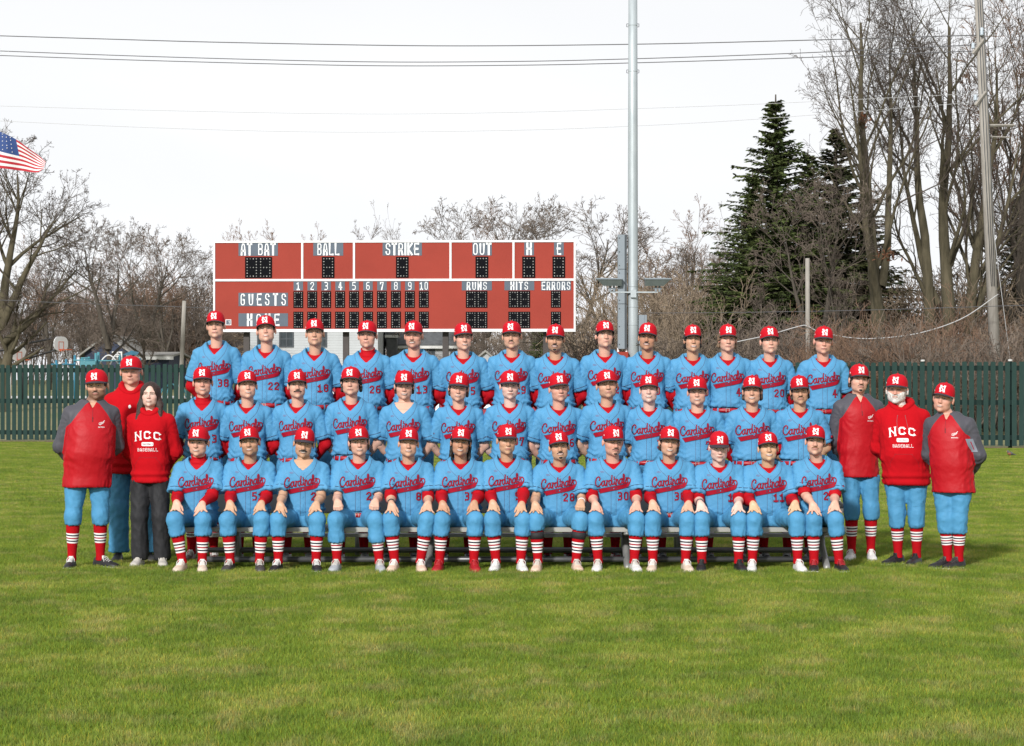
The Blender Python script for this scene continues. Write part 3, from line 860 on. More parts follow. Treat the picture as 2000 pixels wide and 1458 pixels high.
    if fc == 'beard':
        th = c.get('beardt', .005)
        def bsdf(P):
            Q = toH(P); d = headsdf(P) - th - .002*wobble(Q, seed, 120, 220)
            x = np.abs(Q[..., 0])
            line = -.036 - .022*np.exp(-((x-.0)/.05)**2)*0 + .45*np.maximum(0, Q[..., 1] + .03)
            line = np.minimum(line + .02*np.clip((x-.03)/.03, 0, 1), .0)
            d = smax(d, (Q[..., 2] - line)*Hs, .006)
            d = smax(d, (Q[..., 1] - .022)*Hs, .01)
            d = smax(d, (-.142 - Q[..., 2])*Hs, .01)
            d = smax(d, -ell(Q, (0, -.1, -.0655), (.026, .05, .0105))*Hs, .004)
            d = smax(d, -ell(Q, (0, -.1, -.036), (.017, .05, .012))*Hs, .004)
            return d
        V, Q = surfnet(bsdf, Hc - np.array([.1, .135, .16])*Hs, Hc + np.array([.1, .05, .01])*Hs, .0058)
        add('beard', V, Q, MAT['hair_' + c.get('beardc', c['hair'])], person)
    # --- hair
    ht = c.get('hairtype', 'short')
    if ht != 'none':
        th = {'buzz': .0025, 'short': .0055, 'medium': .008, 'curly': .009, 'long': .010, 'woman': .010}[ht]
        low = {'buzz': -.035, 'short': -.045, 'medium': -.075, 'curly': -.08, 'long': -.15, 'woman': -.2}[ht]
        blobs = []
        if ht in ('medium', 'curly', 'long'):
            for s in (-1, 1):
                for _ in range(14 if ht == 'medium' else 24):
                    z = r.uniform(max(low, -.11) if ht != 'long' else low, .03); y = r.uniform(-.005 if z > -.03 else .015, .08)
                    a = math.sqrt(max(.05, 1 - (y/.1)**2))
                    q = {'medium': .001, 'curly': .009, 'long': .010}[ht]
                    blobs.append(((s*(.078*fw*a + q*.6 + r.uniform(0, q*.5)), y, z), r.uniform(.009, .015)))
        def hsdf(P):
            Q = toH(P); x = np.abs(Q[..., 0])
            d = ell(Q, (0, .008, .03), (.0805*fw + th, .098 + th, .0895 + th))
            if ht == 'woman':
                d = smin(d, rc(np.stack([x, Q[..., 1], Q[..., 2]], -1), (.062, .02, .05), (.088, .012, -.10), .03, .032), .03)
                d = smin(d, rc(np.stack([x, Q[..., 1], Q[..., 2]], -1), (.088, .012, -.10), (.112, -.045, -.245), .034, .022), .03)
                d = smin(d, rc(Q, (0, .05, -.02), (0, .07, -.2), .06, .06), .04)
                d = d + .004*wobble(Q, seed, 90, 160, 6, (1, 1, .25)) + .003*wobble(Q, seed+1, 200, 320, 5, (1, 1, .2))
                face_open = smin(ell(Q, (0.004, -.085, -.05), (.062, .085, .118)), ell(Q, (0.006, -.095, .05), (.028, .05, .036)), .02)
                return smax(d, -face_open, .008)*Hs
            side = .012*np.clip((Q[..., 1]+.04)/.02, 0, 1)
            lw = np.where(Q[..., 1] > .03, low, np.where(Q[..., 1] > -.005, .004, -.018))
            d = smax(d, lw - Q[..., 2], .006)
            d = smax(d, -.048 - Q[..., 1], .004)
            if ht in ('medium', 'curly', 'long'):
                Qx = np.stack([x, Q[..., 1], Q[..., 2]], -1); zz = {'medium': -.062, 'curly': -.07, 'long': -.145}[ht]
                d = smin(d, rc(Qx, (.074*fw, .032, .015), ({'medium': .074, 'curly': .080, 'long': .082}[ht]*fw, .036, zz), .016, .017), .012)
            for cc, rr in blobs:
                d = smin(d, np.sqrt(((Q - np.array(cc))**2).sum(-1)) - rr, .008)
            d = d + (.0035 if ht in ('medium', 'curly', 'long') else .0008)*wobble(Q, seed, 150, 300)
            if c.get('cap', True): d = np.maximum(d, Q[..., 2] - .052)
            return d*Hs
        ext = .16 if ht in ('woman',) else .125
        V, Q = surfnet(hsdf, Hc - np.array([ext, .13, .30 if ht == 'woman' else .19])*Hs, Hc + np.array([ext, .16, .14])*Hs, .0075 if ht == 'woman' else .0078)
        add('hair', V, Q, hair, person)
    # --- cap
    if c.get('cap', True):
        (cv, cf), (bv, bf) = cap_parts(fw)
        cap = add('cap', frH(cv), cf, MAT['cap_red'], person)
        add('brim', frH(bv), bf, MAT['navy_brim'], cap)
        cb = BVHTree.FromPolygons([tuple(v) for v in cv], [tuple(q) for q in cf])
        o3, ok = [], []
        for x, z in EMBLEM[0]:
            h = cb.ray_cast(Vector((x, -1, z + .085)), Vector((0, 1, 0)))
            o3.append((x, (h[0].y if h[0] else 0) - .003, z + .085)); ok.append(h[0] is not None)
        F = [f for f in EMBLEM[1] if all(ok[j] for j in f)]
        add('emblem', frH(o3), F, MAT['white_thread'], cap)
        m = MB(); m.lathe([(.009, 0), (.008, .003), (.004, .0055), (.0005, .006)], (0, .006, .1415), 10)
        add('button', frH(np.vstack(m.V)), m.F, MAT['cap_red'], cap, smooth=True)
        m = MB(); m.box((-.0845*fw, -.022, .052), (-.0815*fw, -.010, .064)); add('side_logo', frH(np.vstack(m.V)), m.F, MAT['white_thread'], cap)
    # --- clothes above the belt
    kind = c.get('top_', 'jersey')
    def cut(P, d, s, frac, seg=None):
        """end a sleeve square to the arm"""
        a, b = (S[s], E[s]) if seg is None else seg
        u = (b - a)/np.linalg.norm(b - a)
        return np.maximum(d, (P - (a + (b-a)*frac)) @ u)
    def make_top(name, fn, h, m, foldamp=.005, fseed=0):
        pts = np.array([S[1], S[-1], E[1], E[-1], Wr[1], Wr[-1], tw(.2, -.05, .58), tw(-.2, 0, .58), tw(0, 0, -.2)])
        V, Q = surfnet(fn, pts.min(0) - np.array([.12, .17+belly*1.6, .1]), pts.max(0) + .12, h)
        Pt = toT(V); nr = normals(V, Q)
        if foldamp:
            lowf = np.clip(1.15 - Pt[:, 2]/.42, .25, 1)
            side = np.clip(np.abs(Pt[:, 0])/.16, .3, 1.2)
            f = ridges(Pt, seed + fseed, 20, 42, 4, (1, 1, .7)) + .6*ridges(Pt, seed + fseed + 5, 45, 80, 4, (1.3, 1, .6))
            # creases fanning out from the armpits and bunching above the belt
            for s in (-1, 1):
                dx, dz = Pt[:, 0] - s*.17, Pt[:, 2] - .385
                an = np.arctan2(dz, -s*dx); rr_ = np.sqrt(dx*dx + dz*dz)
                f = f + .9*np.abs(np.sin(an*5.5 + r.uniform(0, 3) + 1.2*np.sin(rr_*22)))**3*np.exp(-(rr_/.15)**2)
            f = f + (.8 if kind == 'jersey' else .0)*np.abs(np.sin(Pt[:, 2]*62 + 2.2*np.sin(Pt[:, 0]*17 + r.uniform(0, 6)) + 1.5*np.sin(Pt[:, 0]*41)))**2*np.exp(-((Pt[:, 2]-.07)/.07)**2)
            V = V + nr*((f - .5)*foldamp*lowf*side*3.8)[:, None]
        return V, Q
    und = c.get('under', 'crew')
    slv = c.get('sleeve', 'long')
    if kind == 'jersey':
        hemz = c.get('jhem', .004 if sit else .035)
        vp = c.get('vee', .465)
        def jersey(P):
            Pt = toT(P); d = loft(Pt, TJ)
            d = np.maximum(d, Pt[..., 2] - .603)
            for s in (-1, 1):
                e = S[s] + (E[s] - S[s])*.86 + np.array([s*(.022 if sit else .004), 0, 0])
                g = rc(P, S[s] + [0, 0, -.004], e, .072*c.get('sl', 1), .086*c.get('sl', 1)); g = cut(P, g, s, .82)
                d = smin(d, g, .018)
            d = np.maximum(d, hemz - Pt[..., 2])
            wd = np.interp(Pt[..., 2], [vp, vp+.03, vp+.06, vp+.10, .66], [0, .034, .064, .090, .092])
            return np.maximum(d, -np.maximum(np.maximum(np.abs(Pt[..., 0]) - wd, Pt[..., 1] - .045)*.8, vp - Pt[..., 2]))
        V, Q = make_top('jersey', jersey, .0132, None, .0070)
        jer = add('jersey', V, Q, MAT['jersey_cloth'], person)
        bv = BVHTree.FromPolygons([tuple(v) for v in V], [tuple(q) for q in Q])
        fy = lambda z: -np.interp(z, TJ[:, 0], TJ[:, 2])
        def art(name, V2, F, off, m, cx=0, cz=0, tol=.05):
            V2 = np.asarray(V2)*np.array([1, 1/st]) + [cx, cz]
            fr = tw(0, float(np.interp(cz if cz else .3, TJ[:, 0], -TJ[:, 2])), cz if cz else .3)[1]
            V2 = np.stack([V2[:, 0] + sway*V2[:, 1]*st, V2[:, 1]], 1)
            p = project(V2, F, bv, fr, off, 0, 0, st, hipz, tol)
            if p is not None: return add(name, p[0], p[1], m, jer)
        lx, lz = c.get('lx', .0), .335
        a1 = art('lettering_outline', *CHEST[0], .0030, MAT['navy_thread'], lx, lz)
        a2 = art('lettering', *CHEST[1], .0044, MAT['letter_red'], lx, lz)
        art('tail_lettering', *CHEST[2], .0058, MAT['navy_thread'], lx, lz)
        num = c.get('num')
        if num:
            V2, F = block_text(num, .084, .050, .009, .020, .012, grow=.009); art('number_outline', V2, F, .003, MAT['navy_thread'], c.get('nx', .088 if len(num) > 1 else .098), .165)
            V2, F = block_text(num, .084, .050, .009, .0185, .012); art('number', V2, F, .0044, MAT['letter_red'], c.get('nx', .088 if len(num) > 1 else .098), .165)
        ring = disc2(0, 0, .017, .0075, 16)[0][1:]; ring = np.vstack([ring, ring[:1]])
        V2, F = merge2([ribbon(ring, .0022, .004), ribbon([(-.008, -.002), (-.003, .003), (0, -.002), (.003, .002), (.008, -.001)], .002, .003)])
        art('maker_logo', V2, F, .0025, MAT['letter_red'], -.105, .445)
        pp = []
        for s in (-1, 1):
            p = np.array([(.124, .570), (.116, .530), (.098, .485), (.064, .445), (.036, .418), (.025, .39), (.023, .34), (.023, .2), (.023, hemz + .005)])
            p = smooth_pts(p*[s, 1] + [0, vp-.475], 4); p[:, 1] = np.clip(p[:, 1], hemz + .004, .572); pp.append(ribbon(p*[1, st], .0042, .02))
        art('piping', *merge2(pp), .0022, MAT['piping_thread'])
        V2, F = ribbon(np.array([(.002, vp-.012), (.002, hemz+.004)])*[1, st], .036, .02, cross=3, ext=0); art('placket', V2, F, .0014, MAT['jersey_cloth'])
        for bz_ in np.linspace(vp-.03, hemz+.05, 6):
            V2, F = disc2(0.002, 0, .0055, .0055, 8); art('button', V2, F, .0045, MAT['jersey_cloth'], 0, bz_)
        for s in (-1, 1):
            p = smooth_pts([(s*.090, vp+.088), (s*.066, vp+.06), (s*.034, vp+.03), (0, vp)], 4)
        for s in (-1, 1):
            u = (E[s]-S[s])/np.linalg.norm(E[s]-S[s]); q = S[s] + (E[s]-S[s])*.70; a_ = np.cross(u, [0, 1, 0]); a_ /= np.linalg.norm(a_); b_ = np.cross(u, a_)
            o3 = []; jb = bv
            for t in np.linspace(0, 2*math.pi, 25):
                d_ = a_*math.cos(t) + b_*math.sin(t); h = jb.ray_cast(Vector(q + d_*.13), Vector(-d_)); k_ = .082 if not h[0] else min(.092, max(.072, float(np.linalg.norm(np.array(h[0]) - q)))); o3.append(q + d_*(k_ + .0025))
            m = MB(); m.tube(o3, .0022, 4, False); m.build('sleeve_piping', MAT['navy_thread'], jer, True)
        # undershirt
        if und != 'none':
            ch = .045 if und == 'turtle' else .012
            def under(P):
                Pt = toT(P); d = loft(Pt, TJ, -.008); d = np.maximum(d, Pt[..., 2] - ((.553 + .36*Pt[..., 1]) if und == 'turtle' else (.536 + .50*Pt[..., 1])))
                nb = rc(P, tw(0, .022, .50), tw(0, .02, .62), .074*w*c.get('nk', 1), .0655*c.get('nk', 1))
                nb = np.maximum(nb, Pt[..., 2] - (.548 + ch + .34*(Pt[..., 1] - .0)))
                d = smin(d, nb, .012) if und == 'turtle' else d
                d = np.maximum(d, .425 - Pt[..., 2])
                if slv != 'bare':
                    for s in (-1, 1):
                        if slv == 'long': g = smin(rc(P, S[s], E[s], .060*armr, .053*armr), np.maximum(rc(P, E[s], Wr[s], .053*armr, .037*armr), -(Wr[s]-P) @ ((Wr[s]-E[s])/np.linalg.norm(Wr[s]-E[s])) + .0), .02)
                        elif slv == 'three': g = cut(P, smin(rc(P, S[s], E[s], .060*armr, .053*armr), rc(P, E[s], Wr[s], .053*armr, .045*armr), .02), s, .42, (E[s], Wr[s]))
                        else: g = cut(P, rc(P, S[s], E[s], .064*armr, .062*armr), s, 1.0)
                        d = np.minimum(d, g)
                return d
            V, Q = make_top('undershirt', under, .0105, None, 0)
            V = V + normals(V, Q)*(.0022*ridges(V, seed+9, 60, 110, 4))[:, None]
            us = add('undershirt', V, Q, MAT[c.get('underc', 'red_cloth')], person)
            m = MB(); rr_ = .0665*w*c.get('nk', 1); o3 = []
            for t in np.linspace(0, 2*math.pi, 29):
                x_, y_ = rr_*math.sin(t)/w, .027 - rr_*1.05*math.cos(t); o3.append(tw(x_, y_, (.549 + ch + .36*y_) if und == 'turtle' else (.533 + .50*y_)))
            m.tube(o3, .0075, 7, False); m.build('collar_band', MAT['red_cloth'], us, True)
        if c.get('chain'):
            an = np.linspace(-2.4, 2.4, 25); m = MB()
            m.tube([tw(.070*math.sin(t), .012 - .078*math.cos(t)*.95 + .012, .555 - .055*(1 + math.cos(t))*.5 + .0) for t in an], .0028, 5)
            m.build('necklace', MAT[c['chain']], person, True)
        if c.get('patch'):
            m = MB(); q = S[1]*.35 + E[1]*.65 + np.array([.068, -.06, 0]); m.lathe([(.0, 0), (.018, .001), (.02, .004), (0, .006)], (0, 0, 0), 10)
            Vp = np.array([Matrix.Translation(q) @ Matrix.Rotation(math.radians(40), 4, 'Z') @ Matrix.Rotation(math.radians(90), 4, 'X') @ Vector(v) for v in np.vstack(m.V)])
            add('sleeve_patch', Vp, m.F, MAT['navy_thread'], jer)
            add('sleeve_emblem', Vp*1.0 + np.array([.003, -.004, .002]) + (q - Vp)*.35, m.F, MAT['letter_red'], jer)
    else:
        hem = c.get('thm', -.14)
        gro = .012
        TT = TJ.copy(); TT[:, 1] += .004
        bl_ = np.clip((.47 - TT[:, 0])/.20, 0, 1); bl_ = bl_*bl_*(3 - 2*bl_)
        wide, deep = np.maximum(TT[:, 1], .178 + belly*.35), np.maximum(TT[:, 2], .142 + np.interp(TT[:, 0], [-.1, .15], [belly*.8, belly]))
        TT[:, 1] += (wide - TT[:, 1])*bl_; TT[:, 2] += (deep - TT[:, 2])*bl_
        TT = np.vstack([[(-.22, TT[0, 1]+.006, TT[0, 2]+.006, TT[0, 3])], TT])
        def coat(P):
            Pt = toT(P); d = loft(Pt, TT, gro*.6); d = np.maximum(d, Pt[..., 2] - .605)
            for s in (-1, 1):
                g = smin(rc(P, S[s], E[s], .076, .065), rc(P, E[s], Wr[s], .065, .044), .03)
                u = (Wr[s]-E[s])/np.linalg.norm(Wr[s]-E[s]); g = np.maximum(g, (P - Wr[s]) @ u - .015)
                d = smin(d, g, .03)
            if kind == 'jacket':
                nb = rc(P, tw(0, .024, .52), tw(0, .01, .64), .088*max(1, w*.95), .074*c.get('nk', 1)); nb = np.maximum(nb, Pt[..., 2] - (.595 + .30*Pt[..., 1]))
                d = smin(d, nb, .02)
                d = np.maximum(d, -np.maximum(rc(P, tw(0, .024, .50), tw(0, .01, .66), .076*max(1, w*.95), .066*c.get('nk', 1)), .565 - Pt[..., 2] + .30*Pt[..., 1] - .02))
                vz = np.maximum(np.maximum(np.abs(Pt[..., 0]) - np.interp(Pt[..., 2], [.52, .60], [.0, .035]), Pt[..., 1]), .52 - Pt[..., 2])
                d = np.maximum(d, -vz*.8)
            else:
                hood = ell(Pt, (0, .055, .545), (.128, .095, .062)); d = smin(d, hood, .03)
                q = Pt.copy(); q[..., 0] = np.abs(q[..., 0])
                d = smin(d, rc(q, (.095, .0, .57), (.0, -.10, .49), .030, .026), .015)
                d = np.maximum(d, -np.maximum(rc(P, tw(0, .0, .47), tw(0, .0, .72), .060*max(1, w*.95), .078*c.get('nk', 1)), -(Pt[..., 2]-.49)))
            d = np.maximum(d, hem - Pt[..., 2])
            if kind == 'hoodie':
                bandz = hem + .055
                d = smin(d, np.maximum(loft(Pt, TT, -.004), np.abs(Pt[..., 2] - (hem+.02)) - .03), .004)
            return d
        V, Q = make_top(kind, coat, .0125, None, .0050 if kind == 'jacket' else .0042)
        if kind == 'hoodie':   # gather above the waistband
            Pt = toT(V); nr = normals(V, Q); V = V + nr*(np.exp(-((Pt[:, 2]-(hem+.085))/.02)**2)*.010 - np.exp(-((Pt[:, 2]-(hem+.052))/.008)**2)*.008)[:, None]
        jer = add(kind, V, Q, MAT['jacket_cloth'] if kind == 'jacket' else MAT['hoodie_cloth'], person)
        Pt = toT(V)
        if kind == 'jacket':   # raglan: grey above the slanting seam, on the collar and along the sleeves
            x = np.abs(Pt[:, 0]); seam = np.interp(x, [0, .055, .12, .17, .20], [.60, .565, .475, .39, .36])
            far = np.minimum(*[np.minimum(rc(V, S[s], E[s], .076, .065), rc(V, E[s], Wr[s], .065, .044)) for s in (-1, 1)])
            sp = np.maximum(Pt[:, 2] - seam, loft(Pt, TT, gro*.6) - far - .004)
            at = jer.data.attributes.new('split', 'FLOAT', 'POINT'); at.data.foreach_set('value', sp.astype(np.float32))
        bv = BVHTree.FromPolygons([tuple(v) for v in V], [tuple(q) for q in Q])
        def art(name, V2, F, off, m, cx=0, cz=0, tol=.12):
            V2 = np.asarray(V2)*np.array([1, 1/st]) + [cx, cz]
            fr = tw(0, float(np.interp(cz, TT[:, 0], -TT[:, 2])), cz)[1]
            V2 = np.stack([V2[:, 0]*1.0 + sway*V2[:, 1]*st, V2[:, 1]], 1)
            p = project(V2, F, bv, fr, off, 0, 0, st, hipz, tol)
            if p is not None: return add(name, p[0], p[1], m, jer)
        if kind == 'jacket':
            V2, F = ribbon([(0, .0), (0, -.13)], .007, .01); art('zip', V2, F, .003, MAT['dark_red_cloth'], 0, .56)
            V2, F = ribbon([(0, .0), (0, -.035)], .008, .01); art('zip_pull', V2, F, .006, MAT['black_cloth'], .002, .44)
            wing = [ribbon(smooth_pts([(-.022, -.008), (-.008, -.002), (.012, .012), (.026, .026)], 3), .008, .006), ribbon([(-.012, -.012), (.014, .003), (.02, .012)], .006, .006), ribbon([(-.024, .002), (-.012, .010), (.004, .013)], .006, .006)]
            art('crest', *merge2(wing), .003, MAT['white_thread'], .085, .385)
            V2, F = block_text('BASEBALL', .0105, .0062, .0016, .0024, .01); art('crest_lettering', V2, F, .003, MAT['white_thread'], .085, .348)
            if c.get('armpocket'):
                q0 = S[1]*.45 + E[1]*.55; q1 = S[1]*.02 + E[1]*.98
                u = (E[1]-S[1])/np.linalg.norm(E[1]-S[1])
                for nm, hwid, a0, a1, off, mm in (('arm_pocket', .030, .45, .88, .006, 'pocket_grey'), ('pocket_zip', .004, .54, .80, .010, 'letter_red')):
                    vv, ff = [], []
                    for i in range(9):
                        t = a0 + (a1-a0)*i/8
                        for j in range(5):
                            g = S[1] + (E[1]-S[1])*t + np.array([hwid*(j/2-1)*.9, 0, 0]); o = Vector((g[0] - .004, -1.0, g[2]))
                            h = bv.ray_cast(o, Vector((0, 1, 0))); vv.append((o.x, (h[0].y if h[0] else g[1]) - off, o.z))
                    ff = [(i*5+j, (i+1)*5+j, (i+1)*5+j+1, i*5+j+1) for i in range(8) for j in range(4)]
                    add(nm, vv, ff, MAT[mm], jer)
        else:
            if c.get('text', True):
                V2, F = block_text('NCC', .086, .076, .013, .0265, .012); 
                V2[:, 1] += -V2[:, 0]**2*1.2
                art('lettering', V2, F, .004, MAT['white_thread'], c.get('tx', 0), c.get('tz', .30))
                box = [(-.052, -.016), (-.056, -.008), (-.056, .012), (-.052, .02), (.052, .02), (.056, .012), (.056, -.008), (.052, -.016), (-.052, -.016)]
                V2, F, uv = patch(lambda u: u*.055, lambda u: .019 - .006*abs(u)**14, lambda u: -.017 + .006*abs(u)**14, 16, 3); art('badge', V2, F, .004, MAT['white_thread'], c.get('tx', 0), c.get('tz', .30) - .045)
                V2, F = block_text('CARDINALS', .019, .0092, .0030, .0030, .01); V2[:, 1] -= .008; art('badge_lettering', V2, F, .006, MAT['dark_red_cloth'], c.get('tx', 0), c.get('tz', .30) - .045)
                V2, F = block_text('BASEBALL', .031, .0200, .0045, .0058, .012); art('lettering', V2, F, .004, MAT['white_thread'], c.get('tx', 0), c.get('tz', .30) - .115)
            else:
                V2, F = disc2(0, 0, .013, .017, 10); art('maker_logo', V2, F, .004, MAT['white_thread'], .0, .425)
            pk = smooth_pts([(-.135, -.02), (-.125, .03), (-.085, .085), (-.08, .10)], 4)
            pl = [ribbon(pk, .004, .02), ribbon(pk*[-1, 1], .004, .02), ribbon([(-.08, .10), (.08, .10)], .004, .02)]
            art('pocket_seam', *merge2(pl), .0015, MAT['dark_red_cloth'], 0, .02)
            if c.get('cords'):
                for s in (-1, 1):
                    V2, F = ribbon(smooth_pts([(s*.035, .03), (s*.045, -.03), (s*(.062 if s > 0 else .04), -.115)], 4), .005, .012); art('drawstring', V2, F, .005, MAT['grey_cloth'], 0, .46)
        if kind == 'hoodie':
            m = MB(); an = np.linspace(0, 2*math.pi, 33)
            pts_ = [tw((.090 + .006*math.cos(2*t))*math.sin(t), .016 + (.096*math.cos(t)), .606 + .022*math.cos(t) - (.045*max(0, -math.cos(t))**3)) for t in an]
            m.tube(pts_, [.030 + .013*max(0, math.cos(t)) - .004*max(0, -math.cos(t))**2 for t in an], 12, cap=False)
            vv = np.vstack(m.V); vv = vv + normals(vv, np.array(m.F))*(.010*(ridges(vv, seed+3, 40, 80, 4)-.3))[:, None]
            add('hood', vv, m.F, MAT['hoodie_cloth'], jer)
        if c.get('inner'):
            V, Q = surfnet(lambda P: np.maximum(np.maximum(rc(P, tw(0, .022, .48), tw(0, .012, .63), .073, .066*c.get('nk', 1)), toT(P)[..., 2] - (.575 + .34*toT(P)[..., 1])), .45 - toT(P)[..., 2]), tw(-.1, -.12, .44), tw(.1, .12, .64), .011)
            add('undershirt', V, Q, MAT[c['inner']], person)
    # --- trousers, belt
    pts = np.array([hip[1], hip[-1], knee[1], knee[-1], ankle[1]*.75 + knee[1]*.25, ankle[-1]*.75 + knee[-1]*.25] + ([ankle[1], ankle[-1]] if c.get('long') else []))
    lo, hi = pts.min(0) - .17, pts.max(0) + .17
    V, Q = surfnet(pants, lo, hi, .0152)
    nr = normals(V, Q)
    f = ridges(V, seed + 31, 24, 50, 5, (1, 1, .8)) + .5*ridges(V, seed + 32, 55, 100, 4)
    kd = np.minimum(np.linalg.norm(V - knee[1], axis=1), np.linalg.norm(V - knee[-1], axis=1))
    wt = np.clip(kd/.12, .25, 1)
    if not c.get('long'):
        he = [knee[s] + (ankle[s]-knee[s])/np.linalg.norm(ankle[s]-knee[s])*c.get('hem', .15 if sit else .135) for s in (-1, 1)]
        gz = np.minimum(*[np.linalg.norm(V - h, axis=1) for h in he])
        ang = np.arctan2(V[:, 1]+.43 if sit else V[:, 1], V[:, 0]*1.0)
        f = f + np.exp(-(gz/.085)**2)*.35*np.sin(V[:, 0]*230 + 2*np.sin(V[:, 2]*60))
    V = V + nr*((f - .4)*.020*wt)[:, None]
    pm = MAT[c.get('pantm', 'trouser_cloth')]
    tr = add('trousers', V, Q, pm, person)
    if not c.get('long') and c.get('pantm') is None and not sit:
        bvp = BVHTree.FromPolygons([tuple(v) for v in V], [tuple(q) for q in Q])
        for s in (-1, 1):   # knee seam
            o3 = []
            for x in np.linspace(-.062, .062, 9):
                for dz in (0, .005):
                    h = bvp.ray_cast(Vector((knee[s][0] + x, -1, knee[s][2] + .07 + dz + .5*x*x)), Vector((0, 1, 0)))
                    o3.append((knee[s][0] + x, (h[0].y if h[0] else -.07) - .0015, knee[s][2] + .07 + dz + .5*x*x))
            add('knee_seam', o3, [(2*i, 2*i+2, 2*i+3, 2*i+1) for i in range(8)], MAT['white_thread'] if False else MAT['jersey_cloth'], tr)
    if kind == 'jersey' and c.get('belt', not sit or 'jhem' in c):
        z0, z1, kk = .004, .044, 44
        def ringpt(an, z, g):
            a = np.interp(z, T_PELVIS[:, 0], T_PELVIS[:, 1]) + g; b = np.interp(z, T_PELVIS[:, 0], T_PELVIS[:, 2]) + g
            cx, sx = math.cos(an), math.sin(an); x = a*math.copysign(abs(cx)**(2/2.25), cx); y = b*math.copysign(abs(sx)**(2/2.25), sx)
            return tw(x, y, z) if not sit else np.array([x*w, y, hipz + z])
        V, F = [], []
        for zz, g in ((z0, .006), (z0, .015), (z1, .015), (z1, .006)):
            for j in range(kk): V.append(ringpt(2*math.pi*j/kk, zz, g))
        for i in range(4):
            for j in range(kk): F.append((i*kk+j, i*kk+(j+1) % kk, ((i+1) % 4)*kk+(j+1) % kk, ((i+1) % 4)*kk+j))
        belt = add('belt', V, F, MAT['belt_leather'], person)
        for an in (-math.pi/2-.55, -math.pi/2+.55, -math.pi/2-1.0, -math.pi/2+1.0):
            m = MB()
            a = [ringpt(an-.045, z0-.008, .0185), ringpt(an+.045, z0-.008, .0185), ringpt(an+.045, z1+.006, .0185), ringpt(an-.045, z1+.006, .0185)]
            m.prism(a, (0, .008, 0)); m.build('belt_loop', MAT['trouser_cloth'], belt)
        p0 = ringpt(-math.pi/2, .024, .018); m = MB()
        for lo_, hi_ in (((-.026, 0, -.021), (-.021, .004, .021)), ((.005, 0, -.021), (.010, .004, .021)), ((-.026, 0, -.021), (.01, .004, -.017)), ((-.026, 0, .017), (.01, .004, .021))):
            m.box(p0 + lo_, p0 + hi_)
        m.build('buckle', MAT['buckle_metal'], belt)
    # --- socks and shoes
    sh = c.get('shoes', ('white', 'white', 'white'))
    for i, s in enumerate((-1, 1)):
        if not c.get('long'): sock(person, knee[s], ankle[s], .16, c.get('s0', .49 if sit else .41), .035 if sit else .031)
        yaw = math.radians(c.get('toes', (8, -8))[i]) * (1 if 'toes' in c else -1)
        shoe(person, ankle[s][0], ankle[s][1], yaw, SHOE(sh[0]), SHOE(sh[1]), SHOE(sh[2]))
    if c.get('kneepad'):
        for s in c['kneepad']:
            d = ankle[s] - knee[s]; m = MB(); m.tube([knee[s] + d*t + np.array([0, .008, 0]) for t in (.28, .36, .44)], [.066, .0665, .063], 16); m.build('knee_sleeve', MAT['black_cloth'], person, True)
    for s, nm in c.get('wrist', {}).items():
        q = E[s]*.17 + Wr[s]*.83; u = (Wr[s]-E[s])/np.linalg.norm(Wr[s]-E[s]); m = MB()
        m.tube([q - u*.014, q, q + u*.014], [.0335*armr, .035*armr, .0325*armr], 14); m.build('wristband', MAT[nm], person, True)
    if c.get('extra'): c['extra'](person, tw, frH)
    return person

_sh = {'white': (.66, .65, .63), 'cream': (.62, .50, .40), 'pale': (.50, .47, .43), 'grey': (.36, .38, .40), 'charcoal': (.05, .046, .045), 'black': (.012, .012, .014), 'red': (.36, .008, .014), 'peach': (.66, .48, .37), 'brown': (.09, .035, .025)}
def SHOE(n):
    k = 'shoe_' + n
    if k not in MAT: mat(k, _sh[n], .5, var=.12, scale=18, bump=.12, bscale=60)
    return MAT[k]

